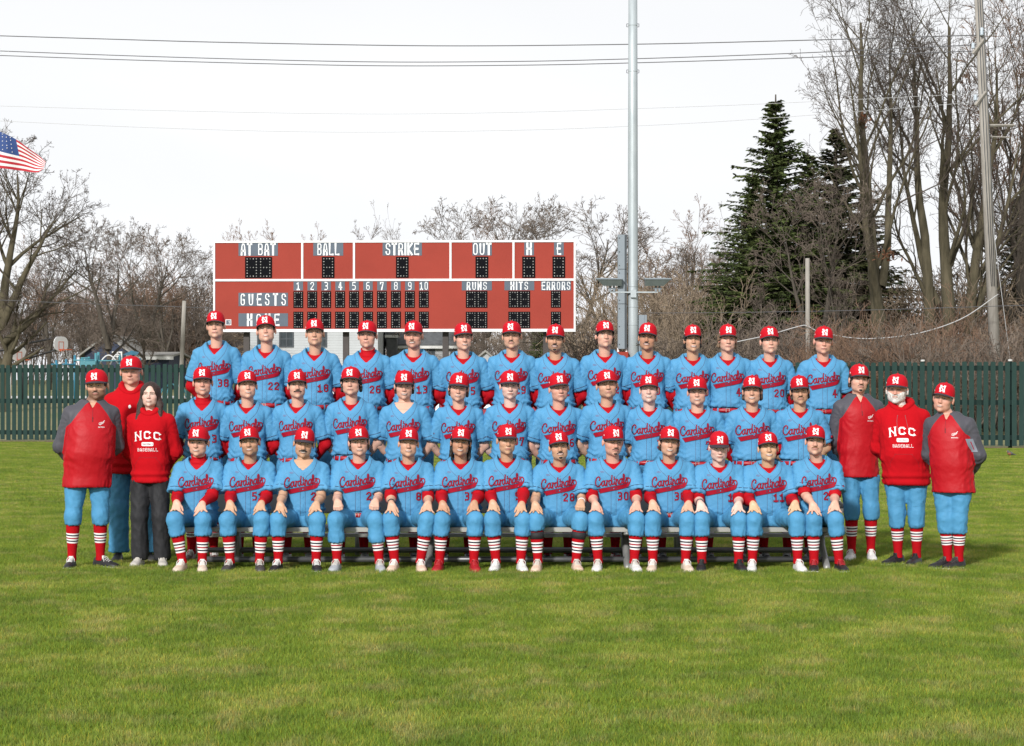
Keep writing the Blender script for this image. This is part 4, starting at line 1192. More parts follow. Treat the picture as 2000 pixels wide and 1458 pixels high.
# ------------------------------------------------------------------ setting: ground, lawn, track, path
def terrain(y): return float(np.interp(y, [0, 79, 95, 122, 160, 200], [0, 0, .35, 1.2, 2.15, 2.4]))
def grass_mat(name, far=False):
    m = bpy.data.materials.new(name); m.use_nodes = True; t = m.node_tree; b = t.nodes['Principled BSDF']
    b.inputs['Roughness'].default_value = 0.6; b.inputs['Specular IOR Level'].default_value = 0.25
    g = t.nodes.new('ShaderNodeNewGeometry')
    mp_ = t.nodes.new('ShaderNodeMapping'); mp_.inputs['Scale'].default_value = (1.0, 0.62, 0.0)
    t.links.new(g.outputs['Position'], mp_.inputs[0])
    n1 = t.nodes.new('ShaderNodeTexNoise'); n1.inputs['Scale'].default_value = 1.25; n1.inputs['Detail'].default_value = 6; n1.inputs['Roughness'].default_value = 0.68
    n2 = t.nodes.new('ShaderNodeTexNoise'); n2.inputs['Scale'].default_value = 2.6; n2.inputs['Detail'].default_value = 5; n2.inputs['Roughness'].default_value = .7
    n3 = t.nodes.new('ShaderNodeTexNoise'); n3.inputs['Scale'].default_value = 40; n3.inputs['Detail'].default_value = 3
    for n in (n1, n2, n3): t.links.new(mp_.outputs[0], n.inputs[0])
    r1 = t.nodes.new('ShaderNodeValToRGB'); e = r1.color_ramp.elements
    e[0].position = .36; e[0].color = (.118, .188, .024, 1); e[1].position = .66; e[1].color = (.280, .318, .066, 1)
    k = r1.color_ramp.elements.new(.52); k.color = (.168, .245, .027, 1)
    t.links.new(n1.outputs[0], r1.inputs[0])
    r2 = t.nodes.new('ShaderNodeValToRGB'); e = r2.color_ramp.elements
    e[0].position = .50; e[0].color = (0, 0, 0, 1); e[1].position = .72; e[1].color = (.75, .75, .75, 1)
    t.links.new(n2.outputs[0], r2.inputs[0])
    mxn = t.nodes.new('ShaderNodeMix'); mxn.data_type = 'RGBA'; t.links.new(r2.outputs[0], mxn.inputs[0]); t.links.new(r1.outputs[0], mxn.inputs[6]); mxn.inputs[7].default_value = (.35, .30, .13, 1)
    src = mxn.outputs[2]
    if not far:
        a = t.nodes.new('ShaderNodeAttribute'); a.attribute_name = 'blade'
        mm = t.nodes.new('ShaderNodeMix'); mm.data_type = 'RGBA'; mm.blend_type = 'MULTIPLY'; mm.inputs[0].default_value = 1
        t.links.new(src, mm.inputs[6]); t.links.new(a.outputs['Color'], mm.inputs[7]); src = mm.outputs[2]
        tr = t.nodes.new('ShaderNodeBsdfTranslucent'); ad = t.nodes.new('ShaderNodeMixShader'); ad.inputs[0].default_value = .3
        t.links.new(src, tr.inputs[0]); t.links.new(b.outputs[0], ad.inputs[1]); t.links.new(tr.outputs[0], ad.inputs[2])
        t.links.new(ad.outputs[0], t.nodes['Material Output'].inputs[0])
    else:
        bp = t.nodes.new('ShaderNodeBump'); bp.inputs['Strength'].default_value = .6; bp.inputs['Distance'].default_value = .05
        t.links.new(n3.outputs[0], bp.inputs['Height']); t.links.new(bp.outputs[0], b.inputs['Normal'])
    t.links.new(src, b.inputs['Base Color']); MAT[name] = m; return m
grass_mat('turf_soil', True); grass_mat('turf_blade')
mat('track_dirt', (.30, .165, .115), .95, var=.25, scale=3, bump=.6, bscale=60)
mat('rough_grass', (.13, .15, .05), .95, scale=.35, bump=.8, bscale=18, col2=(.25, .21, .11))
mat('concrete', (.55, .54, .52), .9, var=.08, scale=1.5, bump=.2)

ys = [-20, 4, 40, 70, 78, 82, 88, 95, 105, 115, 122, 135, 150, 160, 180, 200, 300, 700]
xs = np.linspace(-500, 500, 3)
V = [(x, y, terrain(y)) for y in ys for x in xs]; nx = len(xs)
F = [(i*nx+j, i*nx+j+1, (i+1)*nx+j+1, (i+1)*nx+j) for i in range(len(ys)-1) for j in range(nx-1)]
tag(add('ground', V, F, MAT['rough_grass'], smooth=True), kind='structure')
FA, FB = np.array([(-70-1000)*75.8/FPX, 75.8]), np.array([(2090-1000)*66.8/FPX, 66.8])      # the fence line, seen slightly askew
fd = (FB-FA)/np.linalg.norm(FB-FA); fn_ = np.array([fd[1], -fd[0]])                          # along it; towards the camera
fpt = lambda s, off=0.0: FA + fd*s + fn_*off
FL = np.linalg.norm(FB-FA)
def fence_s(px):
    """distance along the fence at a photo column"""
    k = (px-1000)/FPX; d = fd; return float((k*FA[1] - FA[0]) / (d[0] - k*d[1]))
la, lb = FA - fd*40 + fn_*.75, FB + fd*40 + fn_*.75
tag(add('lawn', [(-60, -15, .004), (60, -15, .004), (lb[0], lb[1], .004), (la[0], la[1], .004)], [(0, 1, 2, 3)], MAT['turf_soil']), kind='structure')
ta, tb = FA - fd*40 - fn_*.8, FB + fd*40 - fn_*.8
tag(add('warning_track', [(la[0], la[1], .008), (lb[0], lb[1], .008), (tb[0], tb[1], .008), (ta[0], ta[1], .008)], [(0, 1, 2, 3)], MAT['track_dirt']), kind='structure')
m = MB()
pz = [terrain(121), terrain(126)]
tag(add('path', [(-60, 121, terrain(121)+.02), (-2, 121, terrain(121)+.02), (-2, 125, terrain(125)+.02), (-60, 125, terrain(125)+.02)], [(0, 1, 2, 3)], MAT['concrete']), kind='structure')

# ------------------------------------------------------------------ fence
mat('fence_green', (.0095, .030, .026), .75, scale=1.3, bump=.25, bscale=30, stretch=(6, 6, 1), col2=(.017, .044, .037), spec=.25)
mat('fence_dark', (.005, .014, .0125), .8, var=.2, scale=3, spec=.15)
mat('worn_wood', (.34, .31, .27), .85, var=.25, scale=14)
fence = empty('picket_fence', (FA[0], FA[1], 0), 0, 'long dark green picket fence across the back of the field', 'fence')
pitch, pw, fh = .1955, .134, 2.43
pick = []
for v in range(4):
    rr = random.Random(v); d = rr.uniform(.012, .03)
    m = MB(); h = fh - rr.uniform(0, .02)
    m.prism([(-pw/2, 0, .06 + rr.uniform(0, .03)), (pw/2, 0, .06 + rr.uniform(0, .03)), (pw/2, 0, h-d), (pw/2-d, 0, h), (-pw/2+d, 0, h), (-pw/2, 0, h-d)], (0, .022, 0))
    pick.append(make_mesh('picket', np.vstack(m.V), m.F, MAT['fence_green'], None, False))
ang = math.atan2(fd[1], fd[0])
n = int(FL/pitch); posts = []
s_post = [fence_s(1802) + 2.42*k for k in range(-40, 12)]; s_post = [q for q in s_post if 0 < q < FL]
for i in range(n):
    s = i*pitch + random.uniform(-.006, .006); p = fd*s + fn_*(.07 + random.uniform(0, .006))
    near = min(abs(s-q) for q in s_post)
    o = link_copy(pick[i % 4], 'picket', fence, (p[0], p[1], random.uniform(-.012, .012)), ang)
    o.rotation_euler = (0, random.uniform(-.006, .006), ang)
for z in (.30, 1.28, 2.24):
    a, b = fd*0 + fn_*.025, fd*FL + fn_*.025; q = fn_*.045
    m = MB(); m.prism([(a[0], a[1], z-.07), (b[0], b[1], z-.07), (b[0], b[1], z+.07), (a[0], a[1], z+.07)], (q[0], q[1], 0)); m.build('rail', MAT['fence_dark'], fence)
for q in s_post:
    p = fd*q - fn_*.04; m = MB()
    m.tube([(p[0], p[1], 0), (p[0], p[1], 2.47)], .055, 10); po = m.build('post', MAT['fence_dark'], fence, True)
    m = MB(); m.lathe([(.062, 0), (.062, .045), (.05, .052), (.001, .055)], (p[0], p[1], 2.43), 10); m.build('post_cap', MAT['concrete'], po, True)

# banner tied to the fence, red with white letters
mat('banner_red', (.27, .018, .028), .7, var=.1, scale=1.2, bump=.1)
s0, s1 = fence_s(538), fence_s(1126); bw = s1-s0; bc = (s0+s1)/2; pc = fpt(bc, .105)
ban = empty('fence_banner', (pc[0], pc[1], 0), ang, 'red banner with large white letters tied to the fence behind the players', 'banner')
yb = pc[1]; zt, zb = 1.66 + 34*yb/FPX, 1.66 - 66*yb/FPX
nxb = 40; V = [(-bw/2 + bw*i/nxb, .012*math.sin(i*1.1)*(1 if 0 < i < nxb else 0), z) for z in (zb, (zb+zt)/2, zt) for i in range(nxb+1)]
F = [(r*(nxb+1)+i, r*(nxb+1)+i+1, (r+1)*(nxb+1)+i+1, (r+1)*(nxb+1)+i) for r in range(2) for i in range(nxb)]
bs = add('sheet', V, F, MAT['banner_red'], ban, smooth=True)
for nm, g, off, mm in (('lettering_outline', .10, .024, 'navy_thread'), ('lettering', 0, .030, 'white_thread')):
    V2, F = block_text('CARDINALS', .86, .82, .27, .20, .3, grow=g)
    V2[:, 0] *= bw*.955/(V2[:, 0].max()-V2[:, 0].min()) if not g else 1
    if g: V2[:, 0] *= bw*.963/(V2[:, 0].max()-V2[:, 0].min())
    add(nm, [(x, -off, z + 1.66 - 56*yb/FPX) for x, z in V2], F, MAT[mm], bs, smooth=False)

# ------------------------------------------------------------------ scoreboard
mat('board_red', (.29, .042, .028), .7, scale=.5, var=.09, bump=.05, spec=.2)
mat('board_frame', (.70, .70, .70), .5, var=.05, scale=2)
mat('board_slate', (.075, .098, .130), .6, var=.08, scale=2)
mat('board_letter', (.74, .75, .76), .55, var=.04, scale=3)
mat('display_black', (.004, .004, .006), .8, var=.2, scale=6, spec=.1)
mat('lamp_glass', (.05, .05, .048), .4, spec=.25, scale=7, col2=(.55, .55, .52))
mat('column_brown', (.045, .036, .032), .6, var=.2, scale=3, bump=.1)
YS = 77.0; u = YS/FPX
sx = lambda px: (px-769)*u
sz = lambda py: 1.66 + (760-py)*u
board = empty('scoreboard', (w_of(769, 0, YS)[0], YS, 0), math.radians(-2.2), 'large red baseball scoreboard on brown columns behind the fence', 'scoreboard')
def slab(name, x0, y0, x1, y1, front, depth, m, parent):
    q = MB(); q.box((sx(x0), front, sz(y1)), (sx(x1), front+depth, sz(y0))); return q.build(name, MAT[m], parent)
back = slab('cabinet', 415.5, 471, 1122.5, 647, .06, .55, 'board_frame', board)
tops = [(418, 587.5), (591.5, 689), (693, 878), (882, 1001), (1005, 1120.5)]
pans = [slab('panel', a, 474, b, 545, .03, .03, 'board_red', board) for a, b in tops]
low = slab('panel', 418, 549.3, 1120.5, 643, .03, .03, 'board_red', board)
for y0, y1 in ((470, 474), (545, 549.3), (643, 648.5)): slab('frame_bar', 414.5, y0, 1124, y1, .0, .06, 'board_frame', board)
for x0, x1, y0, y1 in ((414.5, 418, 474, 545), (414.5, 418, 549.3, 643), (1120.5, 1124, 474, 545), (1120.5, 1124, 549.3, 643)) + tuple((a[1], b[0], 474, 545) for a, b in zip(tops, tops[1:])):
    slab('frame_bar', x0, y0, x1, y1, .0, .06, 'board_frame', board)
def sign(parent, x0, y0, x1, y1, txt, hpx, cwpx, gpx, swpx, spc=None):
    p = slab('name_plate', x0, y0, x1, y1, .022, .008, 'board_slate', parent)
    V2, F = block_text(txt, hpx*u, cwpx*u, gpx*u, swpx*u, .5, spc*u if spc else None)
    zc = sz((y0+y1)/2) - hpx*u/2
    add('lettering', [(x + sx((x0+x1)/2), .017, z + zc) for x, z in V2], F, MAT['board_letter'], p, smooth=False)
sign(pans[0], 464, 473.8, 541.5, 499.5, 'AT BAT', 24.5, 10.6, 1.8, 3.9, 9); sign(pans[1], 611, 474, 670, 499.5, 'BALL', 24.5, 9.8, 1.7, 3.8)
sign(pans[2], 747, 474, 824, 499.5, 'STRIKE', 24.5, 10.6, 1.9, 3.9); sign(pans[3], 922.7, 474, 960.7, 499.8, 'OUT', 24.5, 10.8, 2.2, 4.0)
sign(pans[4], 1024, 474, 1043, 499.8, 'H', 24.5, 10.8, 2, 3.9); sign(pans[4], 1082, 474, 1101, 499.8, 'E', 24.5, 9, 2, 3.9)
for i in range(10): sign(low, 572.3+27.35*i, 549.8, 591+27.35*i, 567.6, str(i+1), 16.6, 8.0 if i < 9 else 7.4, 1.9, 2.7)
sign(low, 464, 571.8, 561.4, 598, 'GUESTS', 24.5, 10, 6.1, 3.8); sign(low, 464, 612, 561.4, 637.6, 'HOME', 24.5, 10.8, 7, 3.9)
sign(low, 902, 550, 960.8, 567.8, 'RUNS', 16.6, 7.8, 2.9, 2.7); sign(low, 985.3, 550, 1043.6, 567.8, 'HITS', 16.6, 7.8, 2.9, 2.7); sign(low, 1056.8, 550, 1115, 568.2, 'ERRORS', 16.6, 7.4, 2.4, 2.6)
rs = random.Random(3)
def display(parent, x0, y0, x1, y1, digits):
    d = slab('digit_display', x0, y0, x1, y1, .012, .018, 'display_black', parent)
    m = MB(); w1 = (x1-x0)/digits
    for g in range(digits):
        cx0, cx1 = x0 + w1*g + w1*.16, x0 + w1*(g+1) - w1*.16; cy0, cy1 = y0 + (y1-y0)*.09, y1 - (y1-y0)*.09
        pts = set()
        for r_ in range(7):
            for c_ in range(4):
                if r_ in (0, 3, 6) or c_ in (0, 3): pts.add((c_, r_))
        for c_, r_ in sorted(pts):
            x, y = sx(cx0 + (cx1-cx0)*c_/3), sz(cy0 + (cy1-cy0)*r_/6); R_ = 1.3*u if y1-y0 > 34 else 1.1*u
            m.put([(x-R_, .009, y), (x, .009, y-R_), (x+R_, .009, y), (x, .009, y+R_), (x-R_*.5, .004, y+R_*.5), (x+R_*.5, .004, y-R_*.5)], [(0, 1, 5, 4), (3, 4, 5, 2), (0, 4, 3), (1, 2, 5)])
    tag(m.build('lamps', MAT['lamp_glass'], d), kind='stuff')
display(pans[0], 477, 501.8, 530, 543, 2); display(pans[1], 628, 501.8, 652.6, 543, 1); display(pans[2], 773.3, 502, 798, 543, 1)
display(pans[3], 928.8, 502, 953.8, 543.5, 1); display(pans[4], 1020, 502, 1045.4, 543.6, 1); display(pans[4], 1079, 502, 1103.7, 543.6, 1)
for i in range(10):
    for y0, y1 in ((569, 601.4), (609, 641.5)): display(low, 572+27.35*i, y0, 591.2+27.35*i, y1, 1)
for y0, y1 in ((569, 601.6), (609.5, 641.8)):
    display(low, 910, y0, 952, y1, 2); display(low, 993, y0, 1035.4, y1, 2); display(low, 1076, y0, 1095.3, y1, 1)
pl = slab('maker_plate', 438.5, 624, 449.7, 635.2, .022, .008, 'board_frame', low); slab('maker_plate_face', 439.8, 625.3, 448.4, 633.9, .0185, .0035, 'board_slate', pl)
V2, F = block_text('7', 5.5*u, 3*u, .5*u, 1*u, .2); add('lettering', [(x + sx(446), .0165, z + sz(632.3)) for x, z in V2], F, MAT['board_letter'], pl, smooth=False)
for px in (477, 673, 869, 1066):
    m = MB(); m.box((sx(px-5.8), .30, 0), (sx(px+5.8), .50, sz(646))); m.box((sx(px-6.3), .28, .0), (sx(px+6.3), .52, .12)); m.build('column', MAT['column_brown'], board)

# ------------------------------------------------------------------ light pole with flood lamps and sound columns
mat('galvanised', (.34, .38, .40), .5, metal=.25, scale=5, stretch=(1, 1, .25), col2=(.43, .47, .49), bump=.08)
mat('box_grey', (.20, .235, .265), .5, var=.05, scale=1.5)
mat('box_dark', (.045, .055, .065), .6, var=.1, scale=3)
mat('lamp_housing', (.10, .12, .115), .45, var=.1, scale=6)
YP = 79.0; up = YP/FPX; X0 = w_of(1236, 0, YP)[0]
px_ = lambda px: (px-1236)*up
pzz = lambda py: 1.66 + (760-py)*up
pole = empty('light_pole', (X0, YP, 0), 0, 'tall galvanised steel light pole rising out of the picture', 'light pole')
m = MB(); m.tube([(0, 0, 0), (0, 0, pzz(620)), (0, 0, pzz(250)), (0, 0, 16.5)], [.185, .172, .158, .140], 20); m.build('shaft', MAT['galvanised'], pole, True)
for py in (50, 140, 560, 600, 635):
    m = MB(); rr_ = np.interp(pzz(py), [0, 16.5], [.185, .14]) + .006; m.tube([(0, 0, pzz(py)-.012), (0, 0, pzz(py)+.012)], rr_, 20); m.build('collar', MAT['galvanised'], pole, True)
for py in (50, 140):
    for s in (-1, 1):
        m = MB(); m.tube([(s*.15, 0, pzz(py)+.05), (s*.20, 0, pzz(py)+.05), (s*.20, 0, pzz(py)-.05), (s*.15, 0, pzz(py)-.05)], .012, 6); m.build('step_bolt', MAT['box_dark'], pole, True)
m = MB(); m.box((px_(1191), -.26, pzz(573)), (px_(1284), -.20, pzz(570.5))); m.box((px_(1231), -.27, pzz(582)), (px_(1242), -.16, pzz(567))); arm = m.build('cross_arm', MAT['galvanised'], pole)
for s, px0, px1 in ((-1, 1165, 1213), (1, 1259, 1308)):
    a, b = px_(px0), px_(px1); m = MB()
    inn, outr = (a+.2, b) if s < 0 else (a, b-.2)
    zt_, zb_ = pzz(547.5), pzz(560)
    V = [(a, -.50, zt_), (b, -.50, zt_), (b, .25, zt_+.05), (a, .25, zt_+.05)]
    lo_ = [(a+(.22 if s < 0 else .0)+.0, -.42, zb_), (b-(.0 if s < 0 else .22), -.42, zb_), (b-(.0 if s < 0 else .22), .15, zb_+.04), (a+(.22 if s < 0 else .0), .15, zb_+.04)]
    m.put(V + lo_, [(3, 2, 1, 0)[::-1], (4, 5, 6, 7)[::-1], (0, 1, 5, 4)[::-1], (1, 2, 6, 5)[::-1], (2, 3, 7, 6)[::-1], (3, 0, 4, 7)[::-1]])
    fl = m.build('flood_lamp', MAT['lamp_housing'], pole)
    m = MB(); m.box((a-.02, -.53, zt_), (b+.02, .27, zt_+.045)); m.build('lamp_rim', MAT['box_grey'], fl)
    cx_ = (a+b)/2 + (.1*s*-1 if s < 0 else -.1*0); m = MB(); m.box((cx_-.09, -.28, pzz(571)), (cx_-.03, -.18, zb_+.01)); m.box((cx_+.03, -.28, pzz(571)), (cx_+.09, -.18, zb_+.01)); m.box((cx_-.14, -.27, pzz(566)), (cx_+.14, -.19, pzz(563.5))); m.build('yoke', MAT['box_grey'], fl)
spk = empty('sound_column', (w_of(1215, 0, YP)[0], YP-.05, 0), 0, 'tall stack of grey cabinets beside the steel light pole', 'cabinet')
for y0, y1 in ((459.5, 526.5), (527.5, 594), (595, 682)):
    m = MB(); m.box((-8.5*up, -.2, pzz(y1)), (4.4*up, .25, pzz(y0))); q = m.build('cabinet', MAT['box_grey'], spk)
    m = MB(); m.box((4.4*up, -.17, pzz(y1)), (8.8*up, .25, pzz(y0))); m.build('side', MAT['box_dark'], q)
    for f_ in (.1, .5, .9):
        m = MB(); z_ = pzz(y0 + (y1-y0)*f_); m.tube([(-6*up, -.2, z_), (-6*up, -.215, z_)], .02, 8); m.build('bolt', MAT['box_dark'], q)
m = MB()
for x_ in (-8*up, 8*up): m.box((x_-.03, -.05, 0), (x_+.03, .05, pzz(680)))
m.build('legs', MAT['board_frame'], spk)
m = MB(); m.box((px_(1191)-px_(1215), -.3, pzz(705)), (px_(1226)-px_(1215), .3, pzz(688))); m.build('base_cover', MAT['board_red'], spk)
sp2 = empty('control_box', (w_of(1256.5, 0, YP)[0], YP+.1, 0), 0, 'small grey cabinet at the right side of the steel light pole', 'cabinet')
m = MB(); m.box((-9*up, -.15, 0), (2*up, .2, pzz(615.5))); q = m.build('cabinet', MAT['box_grey'], sp2)
m = MB(); m.box((2*up, -.13, 0), (6.8*up, .2, pzz(615.5))); m.build('side', MAT['box_grey'], q)

# ------------------------------------------------------------------ utility poles and wires
mat('pole_wood', (.23, .21, .185), .9, scale=2.5, bump=.5, bscale=20, stretch=(6, 6, .6), col2=(.36, .335, .30))
mat('wire', (.085, .085, .09), .6)
mat('wire_pale', (.42, .42, .42), .6)
mat('insulator', (.40, .46, .52), .35)
def wpole(px0, py0, px1, py1, Y, r0, r1, label, arms=()):
    a, b = np.array(w_of(px0, py0, Y)), np.array(w_of(px1, py1, Y)); gz = terrain(Y)
    d = (b-a)/(b[2]-a[2]); base = a + d*(gz - a[2])
    o = empty('utility_pole', tuple(base), 0, label, 'utility pole')
    m = MB(); m.tube([np.zeros(3), (a-base)*.5 + (b-base)*.5, b-base], [r0, (r0+r1)/2, r1], 14); m.build('pole', MAT['pole_wood'], o, True)
    return o, base, d
YU = 88.0; uu = YU/FPX
up1, ub, ud = wpole(1943, 690, 1909, -60, YU, .21, .15, 'tall weathered wooden utility pole with short braces, leaning slightly')
at = lambda py: ud*(1.66 + (760-py)*uu - ub[2])
for py, s in ((92, -1), (193, -1)):
    p = at(py); m = MB(); m.tube([p + [.05, -.2, .22], p + [-.33, -.22, -.28]], .065, 4); m.build('brace', MAT['pole_wood'], up1)
    q = p + np.array([-.33, -.22, -.1]); m = MB(); m.lathe([(.05, 0), (.075, .03), (.05, .06), (.075, .10), (.05, .13), (.075, .17), (.03, .22)], tuple(q), 10); m.build('insulator', MAT['insulator'], up1, True)
p = at(72); m = MB(); m.lathe([(.05, 0), (.08, .05), (.05, .09), (.08, .14), (.05, .18), (.08, .24), (.03, .3)], tuple(p + np.array([.0, -.25, 0])), 10); m.build('insulator', MAT['insulator'], up1, True)
for k in range(3):
    m = MB(); m.tube([at(-40) + [.08*(k-1), -.2, 0], at(300) + [.10*(k-1)+.02, -.21, 0], at(560) + [.06*(k-1), -.21, 0]], .012, 5); m.build('cable', MAT['box_dark'], up1, True)
m = MB(); p = at(245); m.tube([p + [.1, .1, 0], p + [1.15, .3, .03]], .05, 4); m.tube([p + [.1, .1, -.4], p + [1.0, .3, -.42]], .03, 4); m.build('side_arm', MAT['pole_wood'], up1)
m = MB(); m.tube([at(415) + [.1, 0, 0], np.array(w_of(1975, 720, 86.0)) - ub], .010, 5); m.build('guy_wire', MAT['wire_pale'], up1, True)
wpole(1578, 700, 1577, 505, 84.0, .085, .075, 'thin grey wooden pole standing in front of the spruce thicket')
wpole(355, 706, 360, 588, 92.0, .085, .075, 'small weathered utility pole left of the scoreboard')
pl3, b3, d3 = wpole(1462, 700, 1462, 530, 120.0, .13, .11, 'distant wooden utility pole with crossarm left of the spruces')
m = MB(); z3 = 1.66 + 232*120/FPX - b3[2]; m.box((-.75, -.06, z3-.07), (.75, .06, z3+.07)); m.build('crossarm', MAT['pole_wood'], pl3)
def wire(pts, Y0, Y1, r, label, m='wire'):
    p = smooth_pts(pts, 8); n = len(p); V = []
    for i, (px, py) in enumerate(p):
        Y = Y0 + (Y1-Y0)*i/(n-1); V.append(w_of(px, py, Y))
    V = np.array(V); q = MB(); q.tube(V, r, 5); o = q.build('overhead_wire', MAT[m], None, True)
    tag(o, label, 'wire', 'overhead wires')
wire([(-80,68),(200,76.5),(450,83.5),(850,90),(1230,87),(1540,80),(1914,69)], 97, 88, .019, 'uppermost overhead wire crossing the whole sky')
wire([(-80,97),(300,111),(700,121),(1000,120.5),(1230,115.5),(1540,105),(1908,88)], 97, 88, .017, 'upper wire of the close pair below the top wire')
wire([(-80,106),(300,119),(700,128.5),(1000,128),(1230,123.5),(1540,114),(1906,100)], 97, 88, .017, 'lower wire of the close pair below the top wire')
wire([(-80,205),(300,216),(700,223),(1000,220),(1230,213),(1500,203),(1906,183)], 97, 88, .008, 'thin overhead wire crossing the lower sky, fourth from top', 'wire_pale')
wire([(-80,233),(300,250),(650,258.5),(1000,255),(1230,247),(1480,233),(1906,200)], 97, 88, .008, 'thin lowest overhead wire of the sky, just above the flag', 'wire_pale')
wire([(-80,583),(150,593),(360,600),(430,604)], 95, 92, .012, 'low wire running left from the small utility pole')
wire([(1250,612),(1420,611),(1700,606),(2080,594)], 92, 86, .012, 'low wire across the thicket on the right side')
wire([(1440,668),(1500,655),(1560,638),(1576,637),(1600,648),(1660,660),(1720,661),(1800,650),(1880,622),(1950,575)], 83.7, 84, .018, 'thick pale cable sagging from the thin pole', 'wire_pale')

# ------------------------------------------------------------------ flag
mat('flag_red', (.40, .012, .025), .75, var=.05); mat('flag_white', (.70, .68, .68), .75, var=.04); mat('flag_blue', (.022, .055, .19), .75, var=.08)
YG = 80.0; ug = YG/FPX
fx0 = w_of(-66, 0, YG)[0]
fp = empty('flagpole', (fx0-.08, YG, 0), 0, 'flagpole with a waving striped flag at the left edge', 'flagpole')
m = MB(); m.tube([(0, 0, 0), (0, 0, 12.2)], [.075, .05], 12); m.build('pole', MAT['galvanised'], fp, True)
tp = smooth_pts([(-66,232),(-30,240),(0,258),(30,271),(60,294),(89,316)], 6); bt = smooth_pts([(-66,322),(-30,326),(0,328.5),(40,334),(68,336.5),(87,332)], 6)
nu_, nv_ = 36, 26
ti = lambda P, t: np.array([np.interp(t, np.linspace(0, 1, len(P)), P[:, i]) for i in (0, 1)])
V = []
for j in range(nv_+1):
    for i in range(nu_+1):
        t = i/nu_; a, b = ti(tp, t), ti(bt, t); q = a + (b-a)*j/nv_ + [0, .8*math.sin(t*13 + j*.12)]
        yy = YG + .16*math.sin(t*9 + j*.07)*t + .05*math.sin(t*22+1); P = w_of(q[0], q[1], YG); V.append((P[0]-fx0+.08, yy-YG, P[2]))
F = [(j*(nu_+1)+i, j*(nu_+1)+i+1, (j+1)*(nu_+1)+i+1, (j+1)*(nu_+1)+i) for j in range(nv_) for i in range(nu_)]
mi = [2 if (j < 14 and i < nu_*.60) else (0 if (j//2) % 2 == 0 else 1) for j in range(nv_) for i in range(nu_)]
fl = add('flag', V, F, [MAT['flag_red'], MAT['flag_white'], MAT['flag_blue']], fp, mi)
m = MB(); V = np.array(V)
for r_ in range(9):
    for c_ in range(11):
        if (r_+c_) % 2 == 0:
            fi = (c_+.8)/12*nu_*.60; fj = (r_+.8)/10*14; i, j = int(fi), int(fj); p = V[j*(nu_+1)+i]*(1-(fi-i)) + V[j*(nu_+1)+i+1]*(fi-i) + [0, -.02, 0]; R_ = 1.0*ug
            m.put([p + [R_*math.cos(k*math.pi*.4+math.pi/2)*(1), 0, R_*math.sin(k*math.pi*.4+math.pi/2)] for k in range(5)], [(0, 1, 2, 3, 4)])
tag(m.build('stars', MAT['flag_white'], fl), kind='stuff')

